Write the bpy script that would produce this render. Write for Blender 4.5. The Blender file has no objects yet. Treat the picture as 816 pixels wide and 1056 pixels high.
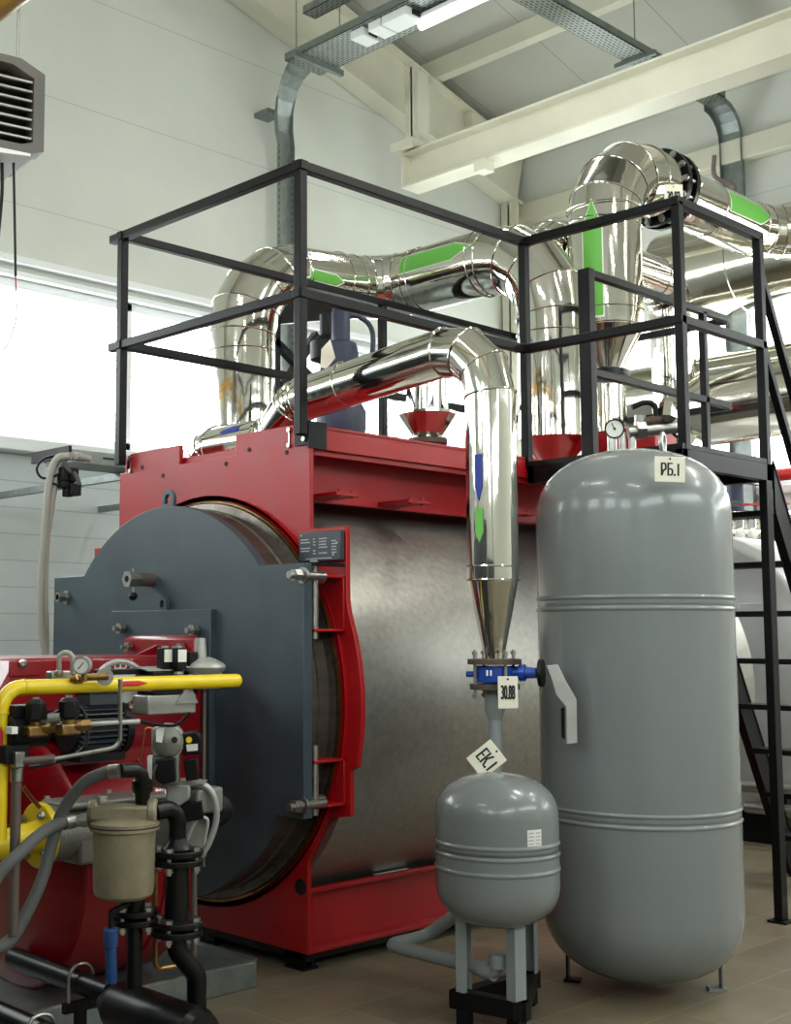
import bpy, bmesh, math, random
from mathutils import Vector, Matrix
V = Vector
random.seed(4)
sc = bpy.context.scene
COL = sc.collection
PI = math.pi
# ------------------------------------------------------------------ camera
CX, CY, F, EYE, HOR = 300., 528., 1304., 1.45, 654.
PITCH = math.atan((HOR - CY) / F)
YAW = math.atan((1724 - CX) / math.hypot(F, HOR - CY))       # heading measured from world +X
C0 = V((0, 0, EYE))
fh = V((math.cos(YAW), math.sin(YAW), 0)); rt = V((math.sin(YAW), -math.cos(YAW), 0)); UP = V((0, 0, 1))
fw = fh * math.cos(PITCH) + UP * math.sin(PITCH); cu = UP * math.cos(PITCH) - fh * math.sin(PITCH)
cam = bpy.data.cameras.new('camera'); co = bpy.data.objects.new('camera', cam); COL.objects.link(co)
co.matrix_world = Matrix.Translation(C0) @ Matrix((rt, cu, -fw)).transposed().to_4x4()
cam.sensor_fit = 'VERTICAL'; cam.sensor_height = 36; cam.sensor_width = 36
cam.lens = F / 1056 * 36
cam.shift_x = (408 - CX) / 1056.; cam.shift_y = 0
cam.clip_end = 200; cam.clip_start = .05
sc.camera = co
def at(px, py, X=None, Y=None, Z=None, D=None):
    """world point seen at a pixel of the photograph, on a given plane of the room"""
    d = fw + rt * ((px - CX) / F) + cu * ((CY - py) / F)
    if X is not None: t = X / d.x
    elif Y is not None: t = Y / d.y
    elif Z is not None: t = (Z - EYE) / d.z
    else: t = D
    return C0 + d * t
# ------------------------------------------------------------------ world and exposure
w = bpy.data.worlds.new('world'); sc.world = w; w.use_nodes = True
bg = w.node_tree.nodes['Background']; bg.inputs[0].default_value = (.95, .985, 1, 1); bg.inputs[1].default_value = 11.0
sc.view_settings.view_transform = 'Standard'; sc.view_settings.look = 'None'
sc.view_settings.gamma = 1; sc.view_settings.use_curve_mapping = False
sc.view_settings.exposure = 0.0
def portal(loc, rot, sx, sy):
    l = bpy.data.lights.new('window_portal', 'AREA'); l.shape = 'RECTANGLE'; l.size = sx; l.size_y = sy
    l.cycles.is_portal = True
    o = bpy.data.objects.new('window_portal', l); COL.objects.link(o); o.location = loc; o.rotation_euler = rot
# ------------------------------------------------------------------ materials
def lin(c): return tuple(((v / 255) / 12.92 if v / 255 <= .04045 else ((v / 255 + .055) / 1.055) ** 2.4) for v in c) + (1,)
def mat(name, rgb, rough=.5, metal=0., var=.0, vscale=6., bump=0., bscale=20., coat=0., emit=None, spec=None, tint=None, stretch=None, rvar=0.):
    m = bpy.data.materials.new(name); m.use_nodes = True; nt = m.node_tree; b = nt.nodes['Principled BSDF']
    b.inputs['Base Color'].default_value = lin(rgb); b.inputs['Roughness'].default_value = rough; b.inputs['Metallic'].default_value = metal
    if coat: b.inputs['Coat Weight'].default_value = coat; b.inputs['Coat Roughness'].default_value = .08
    if spec is not None: b.inputs['Specular IOR Level'].default_value = spec
    tc = nt.nodes.new('ShaderNodeTexCoord'); src = tc.outputs['Object']
    if stretch:
        mp = nt.nodes.new('ShaderNodeMapping'); mp.inputs['Scale'].default_value = stretch
        nt.links.new(src, mp.inputs[0]); src = mp.outputs[0]
    if var or tint or rvar:
        n = nt.nodes.new('ShaderNodeTexNoise'); n.inputs['Scale'].default_value = vscale; n.inputs['Detail'].default_value = 5; n.inputs['Roughness'].default_value = .6
        nt.links.new(src, n.inputs['Vector'])
        if var or tint:
            r = nt.nodes.new('ShaderNodeValToRGB'); r.color_ramp.elements[0].position = .3; r.color_ramp.elements[1].position = .7
            lo = tint or tuple(v * (1 - var) for v in rgb)
            r.color_ramp.elements[0].color = lin(lo); r.color_ramp.elements[1].color = lin(rgb)
            nt.links.new(n.outputs['Fac'], r.inputs[0]); nt.links.new(r.outputs[0], b.inputs['Base Color'])
        if rvar:
            mr = nt.nodes.new('ShaderNodeMapRange'); mr.inputs[1].default_value = .3; mr.inputs[2].default_value = .7
            mr.inputs[3].default_value = rough - rvar; mr.inputs[4].default_value = rough + rvar
            nt.links.new(n.outputs['Fac'], mr.inputs[0]); nt.links.new(mr.outputs[0], b.inputs['Roughness'])
    if bump:
        n2 = nt.nodes.new('ShaderNodeTexNoise'); n2.inputs['Scale'].default_value = bscale; n2.inputs['Detail'].default_value = 2
        nt.links.new(src, n2.inputs['Vector'])
        bp = nt.nodes.new('ShaderNodeBump'); bp.inputs['Strength'].default_value = 1; bp.inputs['Distance'].default_value = bump
        nt.links.new(n2.outputs['Fac'], bp.inputs['Height']); nt.links.new(bp.outputs[0], b.inputs['Normal'])
    if emit:
        b.inputs['Emission Color'].default_value = lin(rgb); b.inputs['Emission Strength'].default_value = emit
    return m
def lines_mat(name, rgb, axis, pitch, width=.012, dark=.6, offset=0., rough=.6, var=.05):
    """painted sheet panels: thin grooves every `pitch` metres along one axis of the room"""
    m = mat(name, rgb, rough, var=var, vscale=.8); nt = m.node_tree; b = nt.nodes['Principled BSDF']
    geo = nt.nodes.new('ShaderNodeNewGeometry'); sp = nt.nodes.new('ShaderNodeSeparateXYZ'); nt.links.new(geo.outputs['Position'], sp.inputs[0])
    a = nt.nodes.new('ShaderNodeMath'); a.operation = 'ADD'; a.inputs[1].default_value = 100 * pitch - offset; nt.links.new(sp.outputs[axis], a.inputs[0])
    d = nt.nodes.new('ShaderNodeMath'); d.operation = 'MODULO'; d.inputs[1].default_value = pitch; nt.links.new(a.outputs[0], d.inputs[0])
    l = nt.nodes.new('ShaderNodeMath'); l.operation = 'LESS_THAN'; l.inputs[1].default_value = width; nt.links.new(d.outputs[0], l.inputs[0])
    old = b.inputs['Base Color'].links[0].from_socket if b.inputs['Base Color'].links else None
    mx = nt.nodes.new('ShaderNodeMix'); mx.data_type = 'RGBA'; mx.inputs[7].default_value = lin(tuple(v * dark for v in rgb))
    if old: nt.links.new(old, mx.inputs[6])
    else: mx.inputs[6].default_value = lin(rgb)
    nt.links.new(l.outputs[0], mx.inputs[0]); nt.links.new(mx.outputs[2], b.inputs['Base Color'])
    return m
def tile_mat():
    m = mat('floor_tile', (112, 102, 86), .42, var=.18, vscale=1.7, rvar=.1); nt = m.node_tree; b = nt.nodes['Principled BSDF']
    geo = nt.nodes.new('ShaderNodeNewGeometry'); br = nt.nodes.new('ShaderNodeTexBrick')
    br.offset = 0.5; br.inputs['Scale'].default_value = 1; br.inputs['Brick Width'].default_value = .6; br.inputs['Row Height'].default_value = .3
    br.inputs['Mortar Size'].default_value = .004; br.inputs['Mortar Smooth'].default_value = .1
    br.inputs['Color1'].default_value = lin((136, 124, 102)); br.inputs['Color2'].default_value = lin((124, 114, 94)); br.inputs['Mortar'].default_value = lin((156, 146, 124))
    mp = nt.nodes.new('ShaderNodeMapping'); mp.inputs['Rotation'].default_value = (0, 0, 0)
    nt.links.new(geo.outputs['Position'], mp.inputs[0]); nt.links.new(mp.outputs[0], br.inputs[0])
    n = nt.nodes.new('ShaderNodeTexNoise'); n.inputs['Scale'].default_value = 2.2; n.inputs['Detail'].default_value = 6; nt.links.new(geo.outputs['Position'], n.inputs[0])
    mx = nt.nodes.new('ShaderNodeMix'); mx.data_type = 'RGBA'; mx.blend_type = 'MULTIPLY'; mx.inputs[0].default_value = .5
    nt.links.new(br.outputs[0], mx.inputs[6]); nt.links.new(n.outputs['Fac'], mx.inputs[7]); nt.links.new(mx.outputs[2], b.inputs['Base Color'])
    return m
def perf_mat(name, rgb, pitch=.05, axis=0):
    """galvanised sheet with rows of slots punched along one axis"""
    m = mat(name, rgb, .42, .75, var=.12, vscale=9); nt = m.node_tree; b = nt.nodes['Principled BSDF']
    geo = nt.nodes.new('ShaderNodeNewGeometry'); br = nt.nodes.new('ShaderNodeTexBrick'); mp = nt.nodes.new('ShaderNodeMapping')
    if axis == 1: mp.inputs['Rotation'].default_value = (0, 0, PI / 2)
    if axis == 2: mp.inputs['Rotation'].default_value = (0, PI / 2, 0)
    nt.links.new(geo.outputs['Position'], mp.inputs[0]); nt.links.new(mp.outputs[0], br.inputs[0])
    br.inputs['Scale'].default_value = 1; br.inputs['Brick Width'].default_value = pitch; br.inputs['Row Height'].default_value = pitch * .5
    br.inputs['Mortar Size'].default_value = pitch * .17; br.inputs['Mortar Smooth'].default_value = 0
    br.inputs['Color1'].default_value = (.05, .05, .05, 1); br.inputs['Color2'].default_value = (.05, .05, .05, 1); br.inputs['Mortar'].default_value = (1, 1, 1, 1)
    mx = nt.nodes.new('ShaderNodeMix'); mx.data_type = 'RGBA'; mx.blend_type = 'MULTIPLY'; mx.inputs[0].default_value = 1
    old = b.inputs['Base Color'].links[0].from_socket
    nt.links.new(old, mx.inputs[6]); nt.links.new(br.outputs[0], mx.inputs[7]); nt.links.new(mx.outputs[2], b.inputs['Base Color'])
    return m
def glass_mat():
    m = bpy.data.materials.new('window_glass'); m.use_nodes = True; nt = m.node_tree; nt.nodes.clear()
    o = nt.nodes.new('ShaderNodeOutputMaterial'); t = nt.nodes.new('ShaderNodeBsdfTransparent'); g = nt.nodes.new('ShaderNodeBsdfGlossy'); x = nt.nodes.new('ShaderNodeMixShader')
    t.inputs[0].default_value = (.96, .98, .97, 1); g.inputs['Roughness'].default_value = .02; x.inputs[0].default_value = .06
    nt.links.new(t.outputs[0], x.inputs[1]); nt.links.new(g.outputs[0], x.inputs[2]); nt.links.new(x.outputs[0], o.inputs[0])
    return m
LZ0, LZ1 = at(3, 207, Y=8.4).z, at(51, 100, Y=8.4).z
MT = {
 'wall': lines_mat('white_sandwich_panel', (214, 217, 208), 2, LZ1 - LZ0, .008, .85, LZ0),
 'wall_low': lines_mat('grey_white_siding', (196, 204, 203), 2, .2, .008, .82, 0.),
 'wall_end': lines_mat('white_end_panel', (222, 224, 218), 2, .55, .01, .86, .1),
 'ceil': lines_mat('grey_roof_sheet', (198, 198, 188), 1, 1.15, .012, .8, .2),
 'white': mat('white_painted_steel', (226, 223, 204), .45, var=.05, vscale=2),
 'frame': mat('white_window_frame', (235, 238, 238), .4),
 'glass': glass_mat(), 'floor': tile_mat(),
 'red': mat('red_painted_steel', (166, 10, 18), .42, var=.10, vscale=3, bump=.0006, bscale=60, rvar=.06, spec=.45),
 'red2': mat('glossy_burner_red', (140, 6, 20), .3, var=.08, vscale=4, coat=.2),
 'door': mat('blue_grey_primer', (62, 76, 83), .46, tint=(46, 59, 66), vscale=4.5, rvar=.08, bump=.0005, bscale=40, spec=.5),
 'drum': mat('heat_stained_steel', (120, 112, 104), .38, .7, var=.35, vscale=5, stretch=(.3, 3, 3)),
 'jacket': mat('galvanised_sheet', (178, 176, 169), .42, .88, var=.12, vscale=30, rvar=.05, bump=.0008, bscale=9),
 'steel': mat('polished_stainless', (214, 211, 202), .085, 1., bump=.0035, bscale=5, stretch=(1, 1, 1), rvar=.02),
 'steel2': mat('bright_stainless_duct', (210, 206, 194), .12, 1., bump=.004, bscale=3, rvar=.02),
 'bead': mat('stainless_seam', (225, 224, 218), .16, 1.),
 'zinc': mat('zinc_plated_steel', (176, 176, 170), .32, .9, var=.15, vscale=30),
 'galv': mat('galvanised_tray', (150, 158, 156), .45, .8, var=.15, vscale=14),
 'perfx': perf_mat('perforated_tray_x', (160, 166, 160), .06, 0), 'perfy': perf_mat('perforated_tray_y', (160, 166, 160), .06, 1), 'perfz': perf_mat('perforated_tray_z', (160, 166, 160), .06, 2),
 'black': mat('black_painted_steel', (13, 14, 16), .42, var=.15, vscale=12, spec=.22),
 'blackp': mat('black_pipe_paint', (10, 10, 11), .32, var=.2, vscale=20, spec=.3),
 'rubber': mat('black_plastic', (15, 15, 17), .45, spec=.25),
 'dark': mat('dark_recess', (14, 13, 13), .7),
 'tank': mat('grey_tank_enamel', (118, 124, 124), .27, var=.03, vscale=3, coat=.35, bump=.0004, bscale=90),
 'greyp': mat('grey_pipe_paint', (132, 139, 140), .4),
 'blue': mat('blue_valve_enamel', (18, 66, 160), .35, coat=.3),
 'blued': mat('dark_blue_lever', (24, 62, 112), .45),
 'navy': mat('navy_painted_valve', (42, 48, 74), .5, var=.2, vscale=14),
 'yellow': mat('yellow_gas_paint', (236, 206, 20), .33, coat=.3, var=.05, vscale=8),
 'gold': mat('ochre_pipe_paint', (196, 146, 20), .35, coat=.3),
 'redsign': mat('red_marking', (190, 30, 24), .5),
 'green': mat('green_arrow_film', (104, 182, 74), .4), 'whitef': mat('white_film', (238, 240, 236), .4),
 'bluef': mat('blue_arrow_film', (28, 50, 150), .4),
 'tag': mat('cream_plastic_tag', (226, 222, 204), .45), 'ink': mat('black_ink', (18, 18, 20), .6),
 'beige': mat('beige_cast_aluminium', (142, 133, 108), .5, .25, var=.16, vscale=9, bump=.0012, bscale=60),
 'cast': mat('grey_cast_aluminium', (138, 138, 130), .48, .4, var=.18, vscale=12, bump=.001, bscale=70),
 'castl': mat('light_die_cast', (178, 180, 176), .42, .45, var=.1, vscale=14),
 'hose': mat('grey_fabric_hose', (84, 85, 84), .75, bump=.0006, bscale=220),
 'cable': mat('grey_cable', (168, 166, 158), .6), 'brass': mat('brass', (170, 136, 84), .32, .9, var=.3, vscale=30),
 'copper': mat('copper_tube', (190, 118, 78), .3, .9), 'brown': mat('brown_tube', (96, 84, 78), .5, .2),
 'rust': mat('rusty_flange_steel', (96, 82, 70), .6, .4, var=.3, vscale=20),
 'grille': mat('grey_plastic_housing', (96, 94, 88), .5), 'louvre': mat('pale_louvre', (206, 204, 196), .4),
 'plate': mat('anthracite_plate', (52, 58, 66), .4), 'print': mat('grey_print', (170, 174, 178), .5),
 'vessel': mat('pale_aluminium_cladding', (206, 208, 208), .34, .55, var=.06, vscale=4),
 'lamp': mat('lamp_diffuser', (250, 252, 248), .4, emit=2.2), 'lampbody': mat('white_lamp_housing', (225, 228, 226), .4),
 'redpipe': mat('red_fire_pipe', (200, 36, 36), .35), 'label': mat('white_paper_label', (222, 222, 216), .6),
 'ylw': mat('yellow_sticker', (226, 190, 30), .5), 'dial': mat('gauge_dial', (232, 232, 224), .35),
 'wire': mat('red_wire', (170, 70, 70), .6),
}
# ------------------------------------------------------------------ mesh helpers
def frame_of(d):
    d = d.normalized(); a = V((0, 0, 1)) if abs(d.z) < .9 else V((1, 0, 0))
    u = a.cross(d).normalized(); return u, d.cross(u).normalized(), d
class MB:
    def __init__(s): s.v = []; s.f = []
    def add(s, vs, fs):
        n = len(s.v); s.v += [V(p) for p in vs]; s.f += [[i + n for i in f] for f in fs]; return s
    def box(s, x0, x1, y0, y1, z0, z1):
        return s.add([(x0,y0,z0),(x1,y0,z0),(x1,y1,z0),(x0,y1,z0),(x0,y0,z1),(x1,y0,z1),(x1,y1,z1),(x0,y1,z1)],
                     [(0,3,2,1),(4,5,6,7),(0,1,5,4),(1,2,6,5),(2,3,7,6),(3,0,4,7)])
    def cbox(s, c, sz, R=None):
        R = R or Matrix.Identity(3); c = V(c)
        vs = [c + R @ V((a * sz[0] / 2, b * sz[1] / 2, d * sz[2] / 2)) for d in (-1, 1) for a, b in ((-1,-1),(1,-1),(1,1),(-1,1))]
        return s.add(vs, [(0,3,2,1),(4,5,6,7),(0,1,5,4),(1,2,6,5),(2,3,7,6),(3,0,4,7)])
    def bar(s, a, b, w, h=None, up=None):
        """rectangular bar from a to b"""
        a, b = V(a), V(b); d = (b - a).normalized(); up = V(up) if up else (V((0,0,1)) if abs(d.z) < .95 else V((0,1,0)))
        u = up.cross(d).normalized(); v = d.cross(u).normalized(); h = h or w
        vs = [p + u * i * w / 2 + v * j * h / 2 for p in (a, b) for i, j in ((-1,-1),(1,-1),(1,1),(-1,1))]
        return s.add(vs, [(0,3,2,1),(4,5,6,7),(0,1,5,4),(1,2,6,5),(2,3,7,6),(3,0,4,7)])
    def cyl(s, a, b, r, r2=None, seg=32, caps=True):
        a, b = V(a), V(b); r2 = r if r2 is None else r2; u, v, d = frame_of(b - a)
        vs = [p + (u * math.cos(t) + v * math.sin(t)) * q for p, q in ((a, r), (b, r2)) for t in [2 * PI * i / seg for i in range(seg)]]
        fs = [(i, (i + 1) % seg, seg + (i + 1) % seg, seg + i) for i in range(seg)]
        if caps: fs += [tuple(range(seg - 1, -1, -1)), tuple(range(seg, 2 * seg))]
        return s.add(vs, fs)
    def lathe(s, prof, o, ax=(0, 0, 1), seg=48, a0=0.):
        o = V(o); u, v, d = frame_of(V(ax)); n = len(prof)
        vs = [o + d * h + (u * math.cos(a0 + 2*PI*i/seg) + v * math.sin(a0 + 2*PI*i/seg)) * max(r, 1e-5) for i in range(seg) for r, h in prof]
        fs = [(i*n+j, ((i+1)%seg)*n+j, ((i+1)%seg)*n+j+1, i*n+j+1) for i in range(seg) for j in range(n-1)]
        return s.add(vs, fs)
    def prism(s, poly, ext):
        n = len(poly); ext = V(ext); p = [V(q) for q in poly]
        return s.add(p + [q + ext for q in p], [tuple(range(n-1,-1,-1)), tuple(range(n, 2*n))] + [(i, (i+1)%n, n+(i+1)%n, n+i) for i in range(n)])
    def sweep(s, pts, r, seg=12, closed=False, caps=True, ell=None):
        pts = [V(p) for p in pts]; n = len(pts); rings = []
        rr = r if hasattr(r, '__len__') else [r] * n
        d0 = (pts[1] - pts[0]).normalized(); u, v, _ = frame_of(d0)
        if closed: dm = (pts[0] - pts[-1]).normalized(); d0 = dm; u, v, _ = frame_of(d0)
        for i in range(n):
            if closed: di = (pts[i] - pts[i-1]).normalized(); do = (pts[(i+1) % n] - pts[i]).normalized()
            else:
                di = (pts[i] - pts[i-1]).normalized() if i else (pts[1] - pts[0]).normalized()
                do = (pts[i+1] - pts[i]).normalized() if i < n-1 else di
            if (di - d0).length > 1e-6: q = d0.rotation_difference(di); u = q @ u; v = q @ v; d0 = di
            nn = (di + do).normalized(); ring = []
            for k in range(seg):
                a = 2 * PI * k / seg; off = (u * math.cos(a) + v * math.sin(a)) * rr[i]
                ring.append(pts[i] + off - di * (off.dot(nn) / max(.2, di.dot(nn))))
            rings.append(ring); q = di.rotation_difference(do); u = q @ u; v = q @ v; d0 = do
        m = n if closed else n - 1
        fs = [(i*seg+k, i*seg+(k+1)%seg, ((i+1)%n)*seg+(k+1)%seg, ((i+1)%n)*seg+k) for i in range(m) for k in range(seg)]
        if caps and not closed: fs += [tuple(range(seg-1,-1,-1)), tuple(range((n-1)*seg, n*seg))]
        s.add([p for rg in rings for p in rg], fs); s.rings = rings
        return s
    def ring(s, c, ax, R, r, seg=40, k=6):
        u, v, d = frame_of(V(ax)); c = V(c)
        return s.sweep([c + (u * math.cos(2*PI*i/seg) + v * math.sin(2*PI*i/seg)) * R for i in range(seg)], r, k, closed=True)
    def disc(s, c, ax, r0, t, seg=40): ax = V(ax).normalized(); return s.cyl(V(c) - ax * t / 2, V(c) + ax * t / 2, r0, seg=seg)
    def hexn(s, c, ax, r, t): ax = V(ax).normalized(); return s.cyl(V(c), V(c) + ax * t, r, seg=6)
    def build(s, name, m, parent=None, origin=None, bevel=0., ang=35, label=None, flip=True):
        if parent is not None:
            root = parent
            while root.parent: root = root.parent
            off = V(root['_o'])
        else:
            if origin is None:
                xs = [p.x for p in s.v]; ys = [p.y for p in s.v]; zs = [p.z for p in s.v]
                origin = ((min(xs)+max(xs))/2, (min(ys)+max(ys))/2, min(zs))
            off = V(origin)
        me = bpy.data.meshes.new(name); me.from_pydata([p - off for p in s.v], [], s.f)
        bm = bmesh.new(); bm.from_mesh(me); bmesh.ops.recalc_face_normals(bm, faces=bm.faces); bm.to_mesh(me); bm.free()
        me.materials.append(MT[m] if isinstance(m, str) else m)
        me.shade_smooth(); me.set_sharp_from_angle(angle=math.radians(ang))
        o = bpy.data.objects.new(name, me); COL.objects.link(o)
        if parent is not None: o.parent = parent
        else: o.location = off; o['_o'] = tuple(off)
        if bevel:
            b = o.modifiers.new('bevel', 'BEVEL'); b.width = bevel; b.segments = 2; b.limit_method = 'ANGLE'; b.angle_limit = math.radians(40)
        if label: o['label'] = label
        return o
def thing(name, label, cat, loc, group=None):
    o = bpy.data.objects.new(name, None); COL.objects.link(o); o.location = loc; o['_o'] = tuple(loc)
    o.empty_display_size = .1
    return tag(o, label, cat, group)
def tag(o, label, cat, group=None):
    o['label'] = label; o['category'] = cat
    if group: o['group'] = group
    return o
def struct(o): o['kind'] = 'structure'; return o
def copy_thing(root, delta, label=None):
    c = root.copy(); COL.objects.link(c); c.location = root.location + V(delta)
    if label: c['label'] = label
    for ch in root.children:
        d = ch.copy(); COL.objects.link(d); d.parent = c
        for g in ch.children: e = g.copy(); COL.objects.link(e); e.parent = d
    return c
def bend(pts, rad, n=4):
    """polyline with its corners turned into n-segment elbows"""
    pts = [V(p) for p in pts]; out = [pts[0]]; R = rad if hasattr(rad, '__len__') else [rad] * (len(pts) - 2)
    for i in range(1, len(pts) - 1):
        a = (pts[i-1] - pts[i]).normalized(); b = (pts[i+1] - pts[i]).normalized()
        th = a.angle(b); r = R[i-1]; t = r / math.tan(th / 2)
        c = pts[i] + (a + b).normalized() * (r / math.sin(th / 2)); p0 = pts[i] + a * t; p1 = pts[i] + b * t
        q = (p0 - c).rotation_difference(p1 - c)
        for k in range(n + 1): out.append(c + Matrix.Rotation(q.angle * k / n, 3, q.axis) @ (p0 - c))
    out.append(pts[-1]); return out
def spline(P, n=10):
    P = [V(p) for p in P]; Q = [P[0] * 2 - P[1]] + P + [P[-1] * 2 - P[-2]]; out = []
    for i in range(1, len(Q) - 2):
        for k in range(n):
            t = k / n; a, b, c, d = Q[i-1], Q[i], Q[i+1], Q[i+2]
            out.append(.5 * ((2*b) + (c - a) * t + (2*a - 5*b + 4*c - d) * t*t + (3*b - a - 3*c + d) * t**3))
    return out + [P[-1]]
def clad(parent, name, pts, r, m='steel', beads=True, seg=48, extra=()):
    mb = MB().sweep(pts, r, seg); rings = mb.rings
    if beads:
        for rg in rings[1:-1]:
            c = sum(rg, V()) / len(rg); mb.sweep([c + (p - c) * 1.012 for p in rg], .0045, 6, closed=True)
    for p, d in extra: mb.ring(p, d, (r if not hasattr(r, '__len__') else r[0]) * 1.012, .0045, 48)
    return mb.build(name, m, parent, ang=12)
def wrap_arrow(parent, name, o, ax, facing, r, L, W, m, head=.22, border=.008):
    """arrow sticker lying on a round pipe; o = axis point at its middle, facing = radial direction"""
    ax = V(ax).normalized(); fc = V(facing); fc = (fc - ax * fc.dot(ax)).normalized(); sd = ax.cross(fc)
    def sheet(L, W, rr, hd):
        prof = [(-L/2, W/2), (L/2 - hd, W/2), (L/2, .0005)]; rows = []
        for (a, wa), (b, wb) in zip(prof, prof[1:]):
            for k in range(6): t = k / 6; rows.append((a + (b - a) * t, wa + (wb - wa) * t))
        rows.append(prof[-1]); n = 9; vs = []
        for x, hw in rows:
            for j in range(n):
                th = (j / (n - 1) * 2 - 1) * hw / r
                vs.append(V(o) + ax * x + (fc * math.cos(th) + sd * math.sin(th)) * rr)
        return vs, [(i*n+j, i*n+j+1, (i+1)*n+j+1, (i+1)*n+j) for i in range(len(rows)-1) for j in range(n-1)]
    p = parent
    if border:
        p = MB().add(*sheet(L + border * 3, W + border * 2, r + .0025, head * L + border)).build(name, 'whitef', parent, label='white edged green arrow sticker')
        return MB().add(*sheet(L, W, r + .004, head * L)).build('arrow_film', m, p)
    return MB().add(*sheet(L, W, r + .003, head * L)).build(name, m, parent)
def bolts(parent, c, ax, R, n, br, t0, t1, m='zinc', name='bolt', a0=0.):
    u, v, d = frame_of(V(ax))
    for i in range(n):
        a = a0 + 2 * PI * i / n; p = V(c) + (u * math.cos(a) + v * math.sin(a)) * R
        MB().cyl(p + d * t0, p + d * t1, br * .55, seg=8).hexn(p + d * (t0 + br*.5), d, br, br * .9).hexn(p + d * (t1 - br * 1.4), d, br, br * .9).build(name, m, parent)
def lettering(s, parent, c, right, up, height, width, m='ink', name='lettering'):
    cu_ = bpy.data.curves.new('txt', 'FONT'); cu_.body = s; cu_.extrude = .0; cu_.offset = .0; cu_.align_x = 'CENTER'; cu_.align_y = 'CENTER'
    to = bpy.data.objects.new('txt', cu_); COL.objects.link(to); bpy.context.view_layer.update()
    me = bpy.data.meshes.new_from_object(to.evaluated_get(bpy.context.evaluated_depsgraph_get()))
    bpy.data.objects.remove(to); xs = [v.co.x for v in me.vertices]; ys = [v.co.y for v in me.vertices]
    sx = width / (max(xs) - min(xs)); sy = height / (max(ys) - min(ys)); mx = (max(xs) + min(xs)) / 2; my = (max(ys) + min(ys)) / 2
    r_ = V(right).normalized(); u_ = V(up).normalized(); n = r_.cross(u_)
    mb = MB(); bw = height * .035                       # heavier strokes: the same outlines set side by side
    for i, k in enumerate((-1, -.5, 0, .5, 1)):
        mb.add([V(c) + r_ * ((v.co.x - mx) * sx * .94 + k * bw) + u_ * (v.co.y - my) * sy + n * (.0010 + i * .0001) for v in me.vertices], [list(p.vertices) for p in me.polygons])
    bpy.data.meshes.remove(me)
    return mb.build(name, m, parent)
def make_tag(label, s, c, right, up, wd, ht, cord=None, tw=.62, th=.5, shift=(0, 0)):
    right = V(right).normalized(); up = (V(up) - right * V(up).dot(right)).normalized(); n = right.cross(up); c = V(c)
    t = thing('hanging_tag', label, 'tag', c)
    R = Matrix((right, up, n)).transposed()
    pl = MB().cbox(c, (wd, ht, .003), R).build('tag_plate', 'tag', t, bevel=.001)
    lettering(s, pl, c + n * .0015 + right * shift[0] + up * shift[1], right, up, ht * th, wd * tw)
    MB().cyl(c + up * ht * .41 + n * .0008, c + up * ht * .41 + n * .0022, .0045, seg=12).build('tag_hole', 'ink', pl)
    if cord: MB().sweep(spline([c + up * ht * .41 + n * .003, (c + up * ht * .41 + V(cord)) / 2 + n * .004, V(cord)], 5), .0015, 5).build('cord', 'wire' if 0 else 'rubber', t)
    return t
# ------------------------------------------------------------------ the room
YW, XW, XB, YB = 8.4, 11.15, -5.0, -4.0
wz0, wz1 = at(0, 449, Y=YW).z, at(0, 283, Y=YW).z
ez0, ez1 = at(816, 500, X=XW).z, at(816, 303, X=XW).z
struct(MB().box(XB - .3, XW + .3, YB - .3, YW + .3, -.2, 0).build('floor', 'floor'))
WX0, WX1 = -3., 10.3
struct(MB().box(XB, XW + .3, YW, YW + .25, 0, wz0 - .12).build('wall_left', 'wall_low'))
m = MB().box(XB, XW + .3, YW, YW + .25, wz1, 11).box(XB, WX0, YW, YW + .25, wz0 - .12, wz1).box(WX1, XW + .3, YW, YW + .25, wz0 - .12, wz1)
struct(m.build('wall_left', 'wall'))
EY0, EY1 = -3., 7.6
m = MB().box(XW, XW + .25, YB, YW, 0, ez0).box(XW, XW + .25, YB, YW, ez1, 11).box(XW, XW + .25, YB, EY0, ez0, ez1).box(XW, XW + .25, EY1, YW, ez0, ez1)
struct(m.build('wall_right', 'wall_end'))
# walls behind the viewer, with tall windows
m = MB(); ys = [-3.2, -1.0, 0.2, 2.4, 3.6, 5.8, 7.0]
m.box(XB - .25, XB, YB, YW, 0, 3.9).box(XB - .25, XB, YB, YW, 5.8, 11)
BW = [(-2.8, -.6), (.6, 2.8), (4.0, 6.2)]
e = YB
for a, b in BW: m.box(XB - .25, XB, e, a, 3.9, 5.8); e = b
m.box(XB - .25, XB, e, YW, 3.9, 5.8); struct(m.build('wall_back', 'wall'))
m = MB(); m.box(XB, XW, YB - .25, YB, 0, 3.9).box(XB, XW, YB - .25, YB, 5.3, 11)
FW = [(-3.5, 2.0), (3.2, 8.6)]; e = XB
for a, b in FW: m.box(e, a, YB - .25, YB, 3.9, 5.3); e = b
m.box(e, XW, YB - .25, YB, 3.9, 5.3); struct(m.build('wall_front', 'wall'))
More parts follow.
